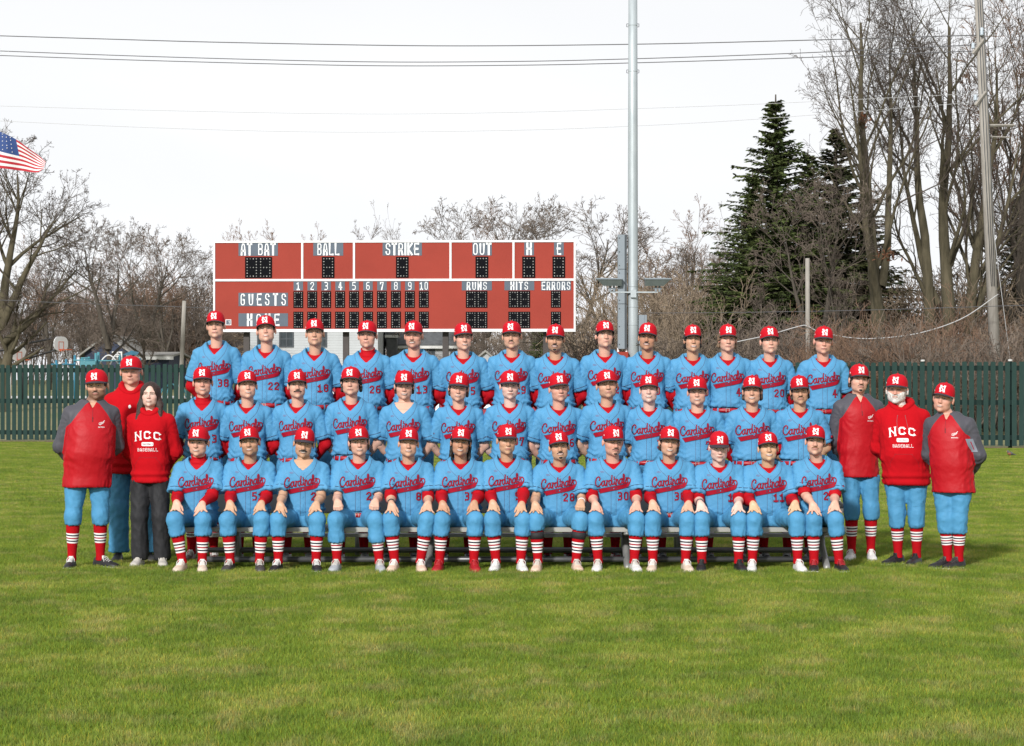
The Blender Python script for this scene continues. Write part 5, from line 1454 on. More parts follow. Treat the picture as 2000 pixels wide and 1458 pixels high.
# ------------------------------------------------------------------ houses beyond
mat('siding_white', (.42, .44, .45), .7, var=.05, scale=2); mat('siding_blue', (.018, .028, .06), .7, var=.2, scale=2); mat('siding_grey', (.36, .37, .38), .7, var=.06)
mat('roof_grey', (.10, .105, .11), .9, var=.2, scale=3, bump=.4); mat('roof_brown', (.075, .055, .047), .9, var=.2, scale=3, bump=.4); mat('roof_pale', (.26, .25, .23), .9, var=.15, scale=3)
mat('window_glass', (.03, .04, .045), .12, var=.3, scale=2); mat('trim_white', (.62, .62, .60), .6)
def house(name, px0, px1, pyb, pye, pyr, Y, dep, wall, roof, label, gable='x', wins=(), boards=True, over=.35):
    uh = Y/FPX; x0, x1 = (px0-1000)*uh, (px1-1000)*uh; cx = (x0+x1)/2; g = terrain(Y) - .1
    ze, zr = 1.66 + (760-pye)*uh, 1.66 + (760-pyr)*uh; w = (x1-x0)/2
    h = empty(name, (cx, Y, 0), 0, label, 'house')
    m = MB()
    if gable == 'y': m.prism([(-w, 0, g), (w, 0, g), (w, 0, ze), (0, 0, zr), (-w, 0, ze)], (0, dep, 0))
    else: m.box((-w, 0, g), (w, dep, ze)); m.prism([(-w, 0, ze), (-w, dep, ze), (-w, dep/2, zr)], (2*w, 0, 0))
    wl = m.build('wall', MAT[wall], h)
    if boards:
        m = MB(); nb = int((ze-g)/.16)
        for i in range(nb): m.prism([(-w, -.02, g+i*.16), (-w, -.003, g+(i+1)*.16), (-w, 0, g+(i+1)*.16), (-w, 0, g+i*.16)], (2*w, 0, 0))
        tag(m.build('clapboard', MAT[wall], wl), kind='stuff')
    m = MB(); t = .12
    if gable == 'y':
        for s in (-1, 1):
            sl = (zr-ze)/w
            m.prism([(s*(w+over), -over, ze - sl*over), (0, -over, zr), (0, -over, zr+t), (s*(w+over), -over, ze - sl*over + t)], (0, dep+2*over, 0))
    else:
        sl = (zr-ze)/(dep/2)
        m.prism([(-w-over, -over, ze - sl*over), (-w-over, dep/2, zr), (-w-over, dep/2, zr+t), (-w-over, -over, ze - sl*over + t)], (2*(w+over), 0, 0))
        m.prism([(-w-over, dep+over, ze - sl*over), (-w-over, dep/2, zr), (-w-over, dep/2, zr+t), (-w-over, dep+over, ze - sl*over + t)], (2*(w+over), 0, 0))
    rf = m.build('roof', MAT[roof], h)
    m = MB(); m.box((-w-over, -over-.03, ze-.16 - (0 if gable == 'y' else sl*over)), (w+over, -over, ze+.02 - (0 if gable == 'y' else sl*over)))
    if gable == 'x': m.build('gutter', MAT['trim_white'], rf)
    for a, b, c_, d_ in wins:
        X0_, X1_, Z0_, Z1_ = (a-1000)*uh-cx, (b-1000)*uh-cx, 1.66+(760-d_)*uh, 1.66+(760-c_)*uh
        m = MB(); e = .09
        for q in ((X0_-e, Z0_-e, X1_+e, Z0_), (X0_-e, Z1_, X1_+e, Z1_+e), (X0_-e, Z0_, X0_, Z1_), (X1_, Z0_, X1_+e, Z1_)): m.box((q[0], -.06, q[1]), (q[2], .0, q[3]))
        m.box(((X0_+X1_)/2-.03, -.05, Z0_), ((X0_+X1_)/2+.03, 0, Z1_)); m.box((X0_, -.05, (Z0_+Z1_)/2-.03), ((X0_+X1_)/2-.03, 0, (Z0_+Z1_)/2+.03)); m.box(((X0_+X1_)/2+.03, -.05, (Z0_+Z1_)/2-.03), (X1_, 0, (Z0_+Z1_)/2+.03))
        wf = m.build('window', MAT['trim_white'] if wall == 'siding_blue' else MAT['box_dark'], h)
        m = MB(); m.box((X0_, -.03, Z0_), (X1_, -.026, Z1_)); m.build('pane', MAT['window_glass'], wf)
    return h
house('white_house', 487, 738, 705, 628, 560, 150, 9, 'siding_white', 'roof_grey', 'white clapboard house behind the left half of the scoreboard', 'x', [(548, 571, 649, 676), (622, 636, 649, 676), (505, 522, 649, 676)])
house('grey_roofed_house', 762, 902, 705, 672, 606, 158, 10, 'siding_grey', 'roof_grey', 'low pale house with a large grey roof behind the scoreboard columns', 'x', [(837, 847, 677, 692), (882, 890, 677, 692)])
house('side_house', 755, 775, 705, 652, 620, 156.4, 2, 'roof_grey', 'roof_grey', 'narrow dark shed beside the grey-roofed house', 'x', [], False, .1)
house('garage', 930, 966, 715, 703, 688, 130, 6, 'siding_grey', 'roof_pale', 'small pale garage gable beside the back row', 'y', [], True, .2)
house('blue_house', 165, 255, 725, 690, 657, 140, 9, 'siding_blue', 'roof_pale', 'dark blue house with a shallow pale gable beyond the playground', 'y', [(222, 236, 690, 703)], False, .3)
house('brown_house', 330, 470, 720, 690, 622, 165, 12, 'roof_brown', 'roof_brown', 'house with a steep dark brown roof left of the scoreboard', 'y', [], False, .4)
house('long_house', 258, 330, 720, 697, 690, 138, 7, 'siding_blue', 'roof_pale', 'low dark building with a flat pale roof edge beyond the playground', 'x', [], False, .3)

# ------------------------------------------------------------------ playground
mat('play_blue', (.03, .17, .26), .6, var=.1); mat('play_teal', (.07, .25, .30), .6, var=.1); mat('rim_orange', (.62, .11, .03), .5); mat('board_white', (.74, .74, .74), .5); mat('black_steel', (.012, .012, .014), .5); mat('tan_steel', (.42, .36, .30), .6)
YH = 112.0; uh = YH/FPX
def hoop(px, py, hpx, label):
    x, y_, z = w_of(px, py, YH); g = terrain(YH)
    h = empty('basketball_hoop', (x, y_, 0), 0, label, 'basketball hoop', 'basketball hoops beyond the fence')
    R = Matrix.Rotation(math.radians(58), 4, 'Z')
    tf = lambda m: [tuple(R @ Vector(v)) for v in np.vstack(m.V)]
    hh = hpx*uh; ww = hh*1.35; m = MB(); an = np.linspace(0, 2*math.pi, 25)[:-1]
    m.prism([(ww/2*math.copysign(abs(math.cos(a))**.75, math.cos(a)), 0, z + hh/2*math.copysign(abs(math.sin(a))**.8, math.sin(a)) ) for a in an], (0, .05, 0)); bd = add('backboard', tf(m), m.F, MAT['board_white'], h, smooth=False)
    m = MB(); q = .17; zc = z - hh*.18
    for b in ((-q, zc-.16, q, zc-.13), (-q, zc+.2, q, zc+.23), (-q, zc-.13, -q+.03, zc+.2), (q-.03, zc-.13, q, zc+.2)): m.box((b[0], -.006, b[1]), (b[2], 0, b[3]))
    add('target_square', tf(m), m.F, MAT['rim_orange'], bd, smooth=False)
    m = MB(); a = np.linspace(0, 2*math.pi, 17); zr = z - hh*.40; m.tube([(.24*math.cos(t), -.34 - .24*math.sin(t), zr) for t in a], .022, 6, False); m.box((-.09, -.12, zr-.07), (.09, 0, zr+.03)); add('rim', tf(m), m.F, MAT['rim_orange'], h, smooth=False)
    m = MB()
    for t in a[:-1:2]: m.tube([(.24*math.cos(t), -.34-.24*math.sin(t), zr), (.13*math.cos(t+.3), -.34-.13*math.sin(t+.3), zr-.4)], .008, 3)
    tag(add('net', tf(m), m.F, MAT['board_white'], h), kind='stuff')
    m = MB(); m.tube([(0, 2.4, g), (0, 2.4, z+.1)], .09, 8); m.box((-.12, 2.1, g), (.12, 2.7, g+.2)); add('pole', tf(m), m.F, MAT['black_steel'], h)
    m = MB(); m.tube([(0, 2.4, z-.0), (0, .05, z+.32)], .05, 6); m.tube([(0, 2.4, z-.75), (0, .05, z-.22)], .05, 6); add('arm', tf(m), m.F, MAT['black_steel'], h)
hoop(38, 692, 29, 'basketball hoop low at the left edge, in front of the tree trunk'); hoop(119.5, 672, 29, 'basketball hoop with black arms, right one of the pair')
YL = 118.0; ul = YL/FPX
ps = empty('play_structure', (w_of(200, 0, YL)[0], YL, 0), 0, 'blue and teal climbing frame beyond the fence', 'playground')
lx_ = lambda px: (px-200)*ul
lz_ = lambda py: 1.66 + (760-py)*ul
gp = terrain(YL)
for px, py, mm in ((145, 694, 'play_blue'), (158, 700, 'play_blue'), (172, 697, 'play_teal'), (188, 690, 'play_teal'), (191, 688, 'play_teal'), (233, 694, 'play_teal'), (262, 690, 'play_blue'), (275, 700, 'play_blue'), (127, 702, 'play_blue'), (110, 704, 'play_blue')):
    m = MB(); m.tube([(lx_(px), .3*math.sin(px), gp), (lx_(px), .3*math.sin(px), lz_(py))], .06, 8); m.build('post', MAT[mm], ps, True)
for a, b, py, mm in ((143, 192, 704, 'play_teal'), (188, 240, 705, 'play_teal'), (158, 176, 700, 'play_teal'), (100, 145, 712, 'play_blue')):
    m = MB(); m.tube([(lx_(a), 0, lz_(py)), (lx_(b), 0, lz_(py))], .04, 6); m.build('rail', MAT[mm], ps, True)
for a, b, py, hpx in ((192, 230, 712, 20), (214, 242, 712, 22)):
    m = MB(); m.tube([(lx_(a + (b-a)*t), .2, lz_(py) + hpx*ul*math.sin(math.pi*t)*.9) for t in np.linspace(0, 1, 13)], .035, 6); m.build('arch', MAT['board_white'], ps, True)
m = MB(); m.box((lx_(160), -.5, lz_(716)), (lx_(190), .6, lz_(706))); m.build('deck', MAT['play_teal'], ps)
m = MB(); m.put([(lx_(243), -.6, lz_(694)), (lx_(272), -.6, lz_(694)), (lx_(268), .6, lz_(688)), (lx_(247), .6, lz_(688)), (lx_(257), 0, lz_(685))], [(0, 1, 4), (1, 2, 4), (2, 3, 4), (3, 0, 4), (0, 3, 2, 1)]); m.build('canopy', MAT['play_blue'], ps)
dm = empty('dome_climber', (w_of(338, 0, YL)[0], YL, gp), 0, 'teal arched dome climber left of the back row', 'playground')
for k in range(5):
    a = k*math.pi/5; R_ = 28*ul; m = MB(); m.tube([(R_*math.cos(t)*math.cos(a), R_*math.cos(t)*math.sin(a), R_*math.sin(t)*.95 - .3 + .45) for t in np.linspace(0, math.pi, 15)], .03, 6); m.build('arch', MAT['play_teal'], dm, True)
um = empty('playground_shade', (w_of(20, 0, YL)[0], YL, gp), 0, 'small pointed teal playground roof at the left edge', 'playground')
m = MB(); m.put([(-.32, -.32, lz_(698)-gp), (.32, -.32, lz_(698)-gp), (.32, .32, lz_(698)-gp), (-.32, .32, lz_(698)-gp), (0, 0, lz_(689)-gp)], [(0, 1, 4), (1, 2, 4), (2, 3, 4), (3, 0, 4), (0, 3, 2, 1)]); m.build('roof', MAT['play_teal'], um)
m = MB(); m.tube([(0, 0, 0), (0, 0, lz_(698)-gp)], .04, 8); m.build('post', MAT['board_white'], um, True)

# ------------------------------------------------------------------ trees
mat('bark', (.040, .033, .025), .95, scale=2.2, bump=.7, bscale=14, stretch=(3, 3, .6), col2=(.095, .080, .062))
mat('bark_moss', (.046, .040, .021), .95, scale=1.6, bump=.7, bscale=14, stretch=(3, 3, .6), col2=(.105, .088, .054))
mat('twig_dark', (.045, .034, .027), .95, scale=.8, col2=(.10, .078, .062))
mat('bark_grey', (.095, .085, .072), .95, scale=2.2, bump=.7, bscale=14, stretch=(3, 3, .6), col2=(.19, .17, .145))
mat('twig', (.078, .060, .047), .95, scale=.8, col2=(.165, .13, .104))
mat('twig_red', (.125, .072, .048), .95, scale=.7, col2=(.23, .148, .098))
mat('twig_tan', (.14, .105, .073), .95, scale=.6, col2=(.265, .205, .145))
mat('dry_leaf', (.16, .065, .03), .9, var=.35, scale=2)
mat('needles', (.024, .042, .013), .85, scale=1.1, col2=(.105, .128, .040), spec=.15)
mat('needles_brown', (.022, .034, .014), .85, scale=1.1, col2=(.085, .085, .036), spec=.15)

def tubes(A, B, ra, rb, k):
    A, B = np.asarray(A), np.asarray(B); ra, rb = np.asarray(ra), np.asarray(rb)
    t = B - A; L = np.linalg.norm(t, axis=1)[:, None] + 1e-9; t = t/L
    up = np.where(np.abs(t[:, 2:3]) < .9, np.array([[0, 0, 1.]]), np.array([[1., 0, 0]]))
    a = np.cross(t, up); a /= np.linalg.norm(a, axis=1)[:, None]; b = np.cross(t, a)
    B = B + t*rb[:, None]*.25
    n = len(A); V = np.zeros((n, 2, k, 3))
    for j in range(k):
        c, s = math.cos(2*math.pi*j/k), math.sin(2*math.pi*j/k); q = a*c + b*s
        V[:, 0, j] = A + q*ra[:, None]; V[:, 1, j] = B + q*rb[:, None]
    base = (np.arange(n)*2*k)[:, None]
    F = np.concatenate([np.stack([base[:, 0]+j, base[:, 0]+k+j, base[:, 0]+k+(j+1) % k, base[:, 0]+(j+1) % k], 1) for j in range(k)])
    return V.reshape(-1, 3), F

def grow_tree(seed, spec, roots):
    """recursive limbs. roots: (point, direction, length, radius). spec[level]: (step, wander, lift, children, angle, child length, child radius)"""
    R = random.Random(seed); segs = []
    def rnd(): return np.array([R.gauss(0, 1), R.gauss(0, 1), R.gauss(0, 1)])
    def go(p, d, L, r, lev):
        st, wan, lift, nch, ang, cl, cr = spec[lev]
        n = max(2, int(round(L/st))); st = L/n; r0 = r; rend = r*((.14 if lev == 0 else .28) if lev < len(spec)-1 else .5); pts = []
        for i in range(n):
            d = d + rnd()*wan + np.array([0, 0, lift]); d = d/np.linalg.norm(d)
            q = p + d*st; r1 = r0 + (rend-r0)*(i+1)/n; segs.append((p, q, r, r1, lev)); p, r = q, r1; pts.append((p, d, r, (i+1)/n))
        if lev+1 < len(spec):
            m = nch if isinstance(nch, int) else R.randint(*nch)
            for j in range(m):
                f = R.uniform(.22, 1.0) if lev else R.uniform(.28, 1.0); q, dd, rr, ff = pts[min(n-1, int(f*n))]
                ax = np.cross(dd, rnd()); ax /= np.linalg.norm(ax) + 1e-9; a = math.radians(R.uniform(*ang)); c = dd*math.cos(a) + ax*math.sin(a)
                go(q, c, L*R.uniform(*cl)*(1.15 - .55*ff), max(rr*R.uniform(*cr), spec[lev+1][0]*.004), lev+1)
    for p, d, L, r in roots: go(np.array(p, float), np.array(d, float)/np.linalg.norm(d), L, r, 0)
    return segs
def tree_meshes(segs, minr, bark, twig, kcut=1):
    def part(sel, ks):
        Vs, Fs, n = [], [], 0
        for k, lv in ks:
            q = [s for s in segs if s[4] in lv]
            if not q: continue
            V, F = tubes([s[0] for s in q], [s[1] for s in q], [max(minr, s[2]) for s in q], [max(minr*.8, s[3]) for s in q], k); Vs.append(V); Fs.append(F + n); n += len(V)
        return np.vstack(Vs), np.vstack(Fs)
    V, F = part(0, [(9, (0,)), (6, (1,))] if kcut else [(9, (0,))]); t = make_mesh('trunk', V, F, MAT[bark])
    V, F = part(1, [(4, (2,)), (3, (3, 4))] if kcut else [(4, (1,)), (3, (2, 3, 4))]); c = make_mesh('crown', V, F, MAT[twig], None, False)
    return t, c
SPREAD = [(.7, .05, .03, (9, 11), (22, 50), (.45, .75), (.42, .62)), (.55, .10, .03, (8, 10), (25, 55), (.36, .6), (.42, .6)), (.40, .14, .03, (5, 7), (25, 60), (.35, .6), (.45, .6)), (.30, .18, .03, (3, 4), (25, 60), (.4, .7), (.5, .7)), (.22, .2, .02, 0, (20, 50), (.5, .7), (.5, .7))]
UPR = [(.8, .035, .03, (9, 12), (18, 40), (.35, .6), (.38, .55)), (.5, .07, .07, (6, 8), (20, 45), (.3, .55), (.42, .6)), (.36, .10, .05, (4, 6), (22, 50), (.4, .65), (.5, .65)), (.28, .13, .04, (2, 4), (22, 50), (.4, .7), (.5, .7)), (.2, .15, .03, 0, (20, 50), (.5, .7), (.5, .7))]
TREES = {}
TREES['wide'] = tree_meshes(grow_tree(3, SPREAD, [((0, 0, 0), (.03, 0, 1), 5.2, .48), ((0, 0, 4.2), (-.35, .1, 1), 6.2, .26), ((0, 0, 4.4), (.55, -.1, .9), 6.0, .25), ((.1, 0, 3.6), (.9, .2, .55), 5.6, .2), ((0, 0, 4.8), (.12, .3, 1), 7.6, .27), ((-.05, 0, 3.9), (-.8, -.2, .6), 5.2, .2)]), .009, 'bark_moss', 'twig_dark')
TREES['upright'] = tree_meshes(grow_tree(11, UPR, [((0, 0, 0), (0, 0, 1), 10.5, .24), ((0, 0, 2.6), (.35, .1, 1), 6.5, .13), ((0, 0, 3.2), (-.4, -.1, 1), 6.0, .12)]), .011, 'bark', 'twig_red')
TREES['slender'] = tree_meshes(grow_tree(23, UPR, [((0, 0, 0), (.05, 0, 1), 11.0, .20), ((0, 0, 1.2), (-.22, .1, 1), 8.5, .14)]), .011, 'bark', 'twig')
TREES['forked'] = tree_meshes(grow_tree(31, SPREAD, [((0, 0, 0), (.0, 0, 1), 3.4, .28), ((0, 0, 3.0), (.5, 0, 1), 6.0, .18), ((0, 0, 3.1), (-.3, .1, 1), 6.6, .19), ((0, 0, 2.3), (.9, 0, .6), 4.6, .11)]), .011, 'bark', 'twig')
BIG = [(.8, .045, .035, (11, 13), (22, 50), (.30, .55), (.34, .52)), (.55, .09, .045, (8, 9), (22, 50), (.36, .6), (.42, .58)), (.42, .13, .03, (5, 6), (25, 55), (.38, .6), (.45, .6)), (.32, .16, .02, (2, 4), (25, 60), (.4, .7), (.5, .7)), (.24, .18, .01, 0, (20, 50), (.5, .7), (.5, .7))]
TREES['giant'] = tree_meshes(grow_tree(41, BIG, [((-.25, 0, 0), (-.10, 0, 1), 17.5, .44), ((.3, 0, 0), (.07, .05, 1), 19, .50), ((.8, 0, 0), (.32, .0, 1), 17, .44), ((-.2, 0, 5.5), (-.55, -.1, 1), 10, .22), ((.4, 0, 1.5), (.62, .1, 1), 13, .30)]), .009, 'bark_moss', 'twig_dark')
TREES['tall'] = tree_meshes(grow_tree(52, BIG, [((0, 0, 0), (-.03, 0, 1), 18, .46), ((0, 0, 4.5), (-.4, 0, 1), 11, .26), ((0, 0, 6.0), (.3, .1, 1), 11, .24)]), .009, 'bark_moss', 'twig_dark')
BUSH = [(.5, .10, .02, (5, 8), (12, 40), (.35, .7), (.5, .7)), (.34, .14, .02, (3, 5), (18, 50), (.4, .7), (.5, .7)), (.26, .18, .0, (1, 3), (20, 55), (.4, .7), (.5, .8)), (.2, .2, 0, 0, (20, 50), (.5, .7), (.5, .7))]
def bush(seed, n, H, spread, twig, R=.7):
    q = random.Random(seed); roots = []
    for i in range(n):
        a = q.uniform(0, 6.283); rr = q.uniform(0, R); roots.append(((rr*math.cos(a)*1.6, rr*math.sin(a), 0), (math.cos(a)*q.uniform(0, spread), math.sin(a)*q.uniform(0, spread), 1), H*q.uniform(.5, 1), q.uniform(.016, .045)))
    return tree_meshes(grow_tree(seed, BUSH, roots), .011, 'twig', twig, 0)
for nm, a in (('thicket', (61, 34, 4.6, .75, 'twig_tan', 1.5)), ('redbush', (62, 38, 4.2, .55, 'twig_red', 1.2)), ('bramble', (63, 42, 3.2, 1.1, 'twig', 1.8)), ('saplings', (64, 22, 6.2, .35, 'twig', 1.5))): TREES[nm] = bush(*a)
def tree(kind, px, top, Y, h0, label, group, rz=0.0, sx_=1.0, name='bare_tree', cat='tree', gz=None):
    x = (px-1000)*Y/FPX; g = terrain(Y) if gz is None else gz; H = (1.66 + (760-top)*Y/FPX) - g; s = H/h0
    o = empty(name, (x, Y, g-.05), rz, label, cat, group); o.scale = (s*sx_, s*sx_, s)
    t, c = TREES[kind]; link_copy(t, 'trunk', o); link_copy(c, 'crown', o); return o
HT = {k: max(max(v.co.z for v in m.vertices) for m in v_) for k, v_ in TREES.items()}
T = lambda kind, px, top, Y, label, group, rz=0.0, sx_=1.0, **k: tree(kind, px, top, Y, HT[kind], label, group, rz, sx_, **k)
GL_, GB_, GR_ = 'bare trees on the left beyond the playground', 'bare trees behind the scoreboard', 'bare trees on the right'
T('wide', 2, 222, 105, 'big bare tree with mossy trunk at the left edge, behind the flag', GL_, .3, 1.02)
for a in (('forked', 212, 415, 128, 'bare tree with leaning trunk right of the blue house', 1.2, 1.15), ('upright', 96, 455, 138, 'reddish bare tree between the basketball hoops', 2.0, 1.1), ('forked', 283, 435, 136, 'bare forked tree with dark trunk left of the brown roof', 4.0, 1.0), ('upright', 322, 432, 145, 'upright bare tree just left of the small utility pole', .7, 1.0), ('slender', 394, 440, 150, 'thin bare tree at the left end of the scoreboard', 3.1, 1.1), ('upright', 160, 480, 150, 'far reddish bare tree above the blue house', 5.1, 1.2), ('slender', 40, 470, 150, 'far bare tree behind the big mossy one', 1.1, 1.3), ('upright', 250, 470, 160, 'far bare tree above the climbing frame', 2.7, 1.3)):
    T(a[0], a[1], a[2], a[3], a[4], GL_, a[5], a[6])
for a in (('upright', 452, 432, 172, 'first bare tree above the AT BAT sign', 0, .9), ('upright', 512, 424, 176, 'bare tree above the right end of the AT BAT sign', 1.3, .9), ('upright', 556, 428, 174, 'bare tree above the divider beside the AT BAT panel', 2.2, .9), ('upright', 602, 434, 178, 'bare tree above the BALL sign', 3.5, .9), ('slender', 697, 388, 162, 'bare tree above the left end of the STRIKE panel', .4, .9), ('slender', 757, 392, 168, 'bare tree above the STRIKE sign', 2.1, .75),
          ('slender', 858, 400, 160, 'bare tree above the right end of the STRIKE panel', 1.0, 1.1), ('upright', 905, 382, 155, 'bare tree above the left half of the OUT panel', 4.4, 1.0), ('forked', 952, 380, 152, 'forked bare tree directly above the OUT sign', 2.9, 1.1), ('upright', 1003, 398, 158, 'bare tree above the divider between OUT and H', .9, 1.0), ('slender', 1035, 376, 150, 'dense bare tree above the H sign', 5.6, 1.2), ('slender', 1082, 384, 154, 'bare tree above the E sign', 3.9, 1.0), ('forked', 1128, 378, 112, 'dark forked bare tree at the right end of the scoreboard', 3.6, 1.0), ('forked', 1185, 470, 150, 'bare tree between the scoreboard and the grey cabinets', .2, 1.2)):
    T(a[0], a[1], a[2], a[3], a[4], GB_, a[5], a[6])
for a in (('upright', 1288, 425, 150, 'bare tree right of the steel light pole', 1.9, 1.3), ('upright', 1338, 382, 138, 'tall bare tree halfway between light pole and spruces', 3.3, 1.2), ('slender', 1392, 388, 145, 'thin bare tree touching the left side of the spruces', 1.6, 1.1), ('forked', 1330, 470, 130, 'low spreading bare tree in front of the tall one by the light pole', 5.0, 1.3),
          ('forked', 1596, 335, 95, 'bare tree standing in front of the left spruce', 2.4, .9), ('slender', 1648, 420, 94, 'bare tree standing in front of the right spruce', 4.6, .9), ('tall', 1722, -150, 97, 'tall mossy bare tree right of the spruces', .5, .82), ('giant', 1838, -190, 100, 'largest bare tree with several trunks, left of the utility pole', 0, .86), ('upright', 1985, -130, 106, 'tall bare tree at the right edge behind the utility pole', 2.6, 1.0), ('giant', 2120, -60, 112, 'huge bare tree reaching in from beyond the right edge', 2.2, .9)):
    T(a[0], a[1], a[2], a[3], a[4], GR_, a[5], a[6])
# conifers
def conifer(seed, H, R0, mat_n, dens=1.0, z0=.6):
    q = random.Random(seed); A, B, r0, r1 = [], [], [], []; LV, LF, n = [], [], 0
    z = z0
    while z < H - .2:
        t = z/H; Rr = R0*(1-t)**.9*q.uniform(.75, 1.15) + .05
        for i in range(int((7 + 3*(1-t))*dens)):
            az = q.uniform(0, 6.283); L = Rr*q.uniform(.7, 1.12); d = np.array([math.cos(az), math.sin(az), .15 + .45*t]); p = np.array([0, 0, z + q.uniform(-.15, .15)]); m = max(3, int(L/.32))
            for s in range(m):
                d = d + np.array([0, 0, -.10 + .055*s/m*2]); d /= np.linalg.norm(d); p2 = p + d*L/m; A.append(p); B.append(p2); r0.append(.035*(1-s/m)+.008); r1.append(.035*(1-(s+1)/m)+.006)
                side = np.array([-d[1], d[0], 0]); f = (s+1)/m
                for _ in range(int(7*dens) + (3 if s > m*.5 else 0)):
                    sg = q.choice((-1, 1)); ln = q.uniform(.20, .44)*(1.1 - .4*f)*(1 - .55*t**3); dd = side*sg*q.uniform(.3, 1) + d*q.uniform(.1, .8) + np.array([0, 0, q.uniform(-.75, .12)]); dd /= np.linalg.norm(dd)
                    o = p + (p2-p)*q.random(); w = np.cross(dd, [q.gauss(0, 1), q.gauss(0, 1), q.gauss(0, 1)]); w = w/np.linalg.norm(w)*q.uniform(.022, .05)
                    LV += [o + w*.4, o + dd*ln*.5 + w, o + dd*ln, o + dd*ln*.5 - w]; LF.append((n, n+1, n+2, n+3)); n += 4
                p = p2
        z += q.uniform(.20, .34)
    V, F = tubes(A, B, r0, r1, 3); V2, F2 = tubes([np.zeros(3)], [np.array([0, 0, H])], [.28], [.02], 8)
    return make_mesh('trunk', np.vstack([V, V2]), np.vstack([F, F2 + len(V)]), MAT['bark']), make_mesh('crown', np.array(LV), np.array(LF), MAT[mat_n], None, False)
TREES['spruce'] = conifer(5, 14.5, 3.7, 'needles', 1.5); TREES['spruce2'] = conifer(6, 12.5, 3.6, 'needles_brown', 1.3)
for k in ('spruce', 'spruce2'): HT[k] = 14.5 if k == 'spruce' else 12.5
T('spruce', 1515, 183, 108, 'tallest dark green spruce, left one of the pair on the right', 'conifers', 0, 1.55, name='spruce_tree')
T('spruce2', 1632, 250, 110, 'brownish green spruce, right one of the pair', 'conifers', 1, 1.8, name='spruce_tree')
T('spruce', 1470, 335, 106, 'lower dark spruce on the left flank of the tallest one', 'conifers', 3.2, 1.5, name='spruce_tree')
T('spruce2', 1685, 385, 111, 'lower brownish spruce on the right flank of the pair', 'conifers', .6, 1.6, name='spruce_tree')
T('spruce', 1578, 290, 113, 'lower dark spruce filling the gap between the two tall ones', 'conifers', 2.2, 1.5, name='spruce_tree')
T('spruce2', 1985, 380, 112, 'brownish conifer behind the right utility pole', 'conifers', 2, 1.0, name='spruce_tree')
T('spruce', 312, 555, 160, 'small dark conifer beside the brown roof', 'conifers', 3, .7, name='spruce_tree')
T('spruce', 1060, 590, 135, 'dark evergreen glimpsed under the scoreboard', 'conifers', 4, 1.1, name='spruce_tree')
# thickets
rb = random.Random(9); KB = list(('thicket', 'redbush', 'bramble', 'saplings')); bi = 0
WHERE = [(-30, 'behind the big mossy tree'), (70, 'behind the left basketball hoop'), (120, 'behind the right basketball hoop'), (210, 'beside the dark blue house'), (283, 'behind the climbing frame'), (355, 'beside the small utility pole'), (410, 'beside the brown roof'), (520, 'behind the white house'), (640, 'beside the white house'), (770, 'behind the dark shed'), (850, 'behind the grey-roofed house'), (950, 'behind the pale garage'), (1050, 'under the E sign'), (1128, 'beside the scoreboard'),
         (1190, 'behind the tall grey cabinets'), (1262, 'just right of the steel light pole'), (1338, 'below the tallest bare tree there'), (1420, 'left of the spruces'), (1510, 'below the left spruce'), (1578, 'beside the thin grey pole'), (1640, 'below the right spruce'), (1722, 'below the tall mossy tree'), (1838, 'below the largest tree'), (1935, 'below the leaning utility pole'), (2020, 'at the right edge')]
LOOK = {'thicket': 'pale brown leafless shrub', 'redbush': 'reddish brown leafless shrub', 'bramble': 'low spreading tangled shrub', 'saplings': 'tall thin clump of saplings'}
def bush_row(x0, x1, step, y0, y1, Y0, Y1, kinds, label, group):
    x = x0
    while x < x1:
        k = rb.choice(kinds); px = x + rb.uniform(-14, 14); top = rb.uniform(y0, y1); wh = min(WHERE, key=lambda q: abs(q[0]-px))[1]
        T(k, px, top, rb.uniform(Y0, Y1), LOOK[k] + label + wh, group, rb.uniform(0, 6), rb.uniform(.9, 1.3), name='bare_shrub', cat='shrub'); x += step
bush_row(1280, 2060, 40, 460, 610, 99, 118, ('thicket', 'redbush', 'saplings', 'thicket'), ' in the back row, ', 'tall shrubs behind the right part of the fence')
bush_row(1210, 2060, 40, 575, 670, 81, 92, ('bramble', 'thicket', 'redbush'), ' close to the fence, ', 'low shrubs close behind the right part of the fence')
bush_row(1290, 1480, 52, 495, 560, 118, 126, ('redbush', 'saplings'), ' farthest back, ', 'reddish shrubs near the light pole')
bush_row(-30, 420, 30, 490, 620, 142, 172, ('thicket', 'redbush', 'saplings', 'saplings'), ' ', 'shrubs among the houses on the left')
bush_row(480, 1170, 62, 560, 640, 168, 190, ('saplings', 'redbush', 'thicket'), ' in the distance, ', 'distant shrubs behind the scoreboard')
bush_row(880, 1240, 60, 600, 655, 128, 145, ('saplings', 'bramble', 'thicket'), ' glimpsed low down, ', 'shrubs under the right end of the scoreboard')
for px, py, Y in ((1736, 500, 94), (1684, 232, 97)):
    x, y_, z = w_of(px, py, Y); q = random.Random(px); m = MB()
    for i in range(60):
        c = np.array([q.gauss(0, .22), q.gauss(0, .2), q.gauss(0, .13)]); d = np.array([q.gauss(0, 1), q.gauss(0, 1), q.gauss(0, 1)]); d /= np.linalg.norm(d); w = np.cross(d, [0, 0, 1])*.07
        m.put([c-d*.14, c+w, c+d*.14, c-w], [(0, 1, 2, 3)])
    tag(m.build('squirrel_nest', MAT['dry_leaf'], None, False, (x, y_, z)), 'clump of dry brown leaves lodged in the ' + ('lower branches right of the spruces' if py > 400 else 'upper limbs of the tall bare tree'), 'leaf nest')

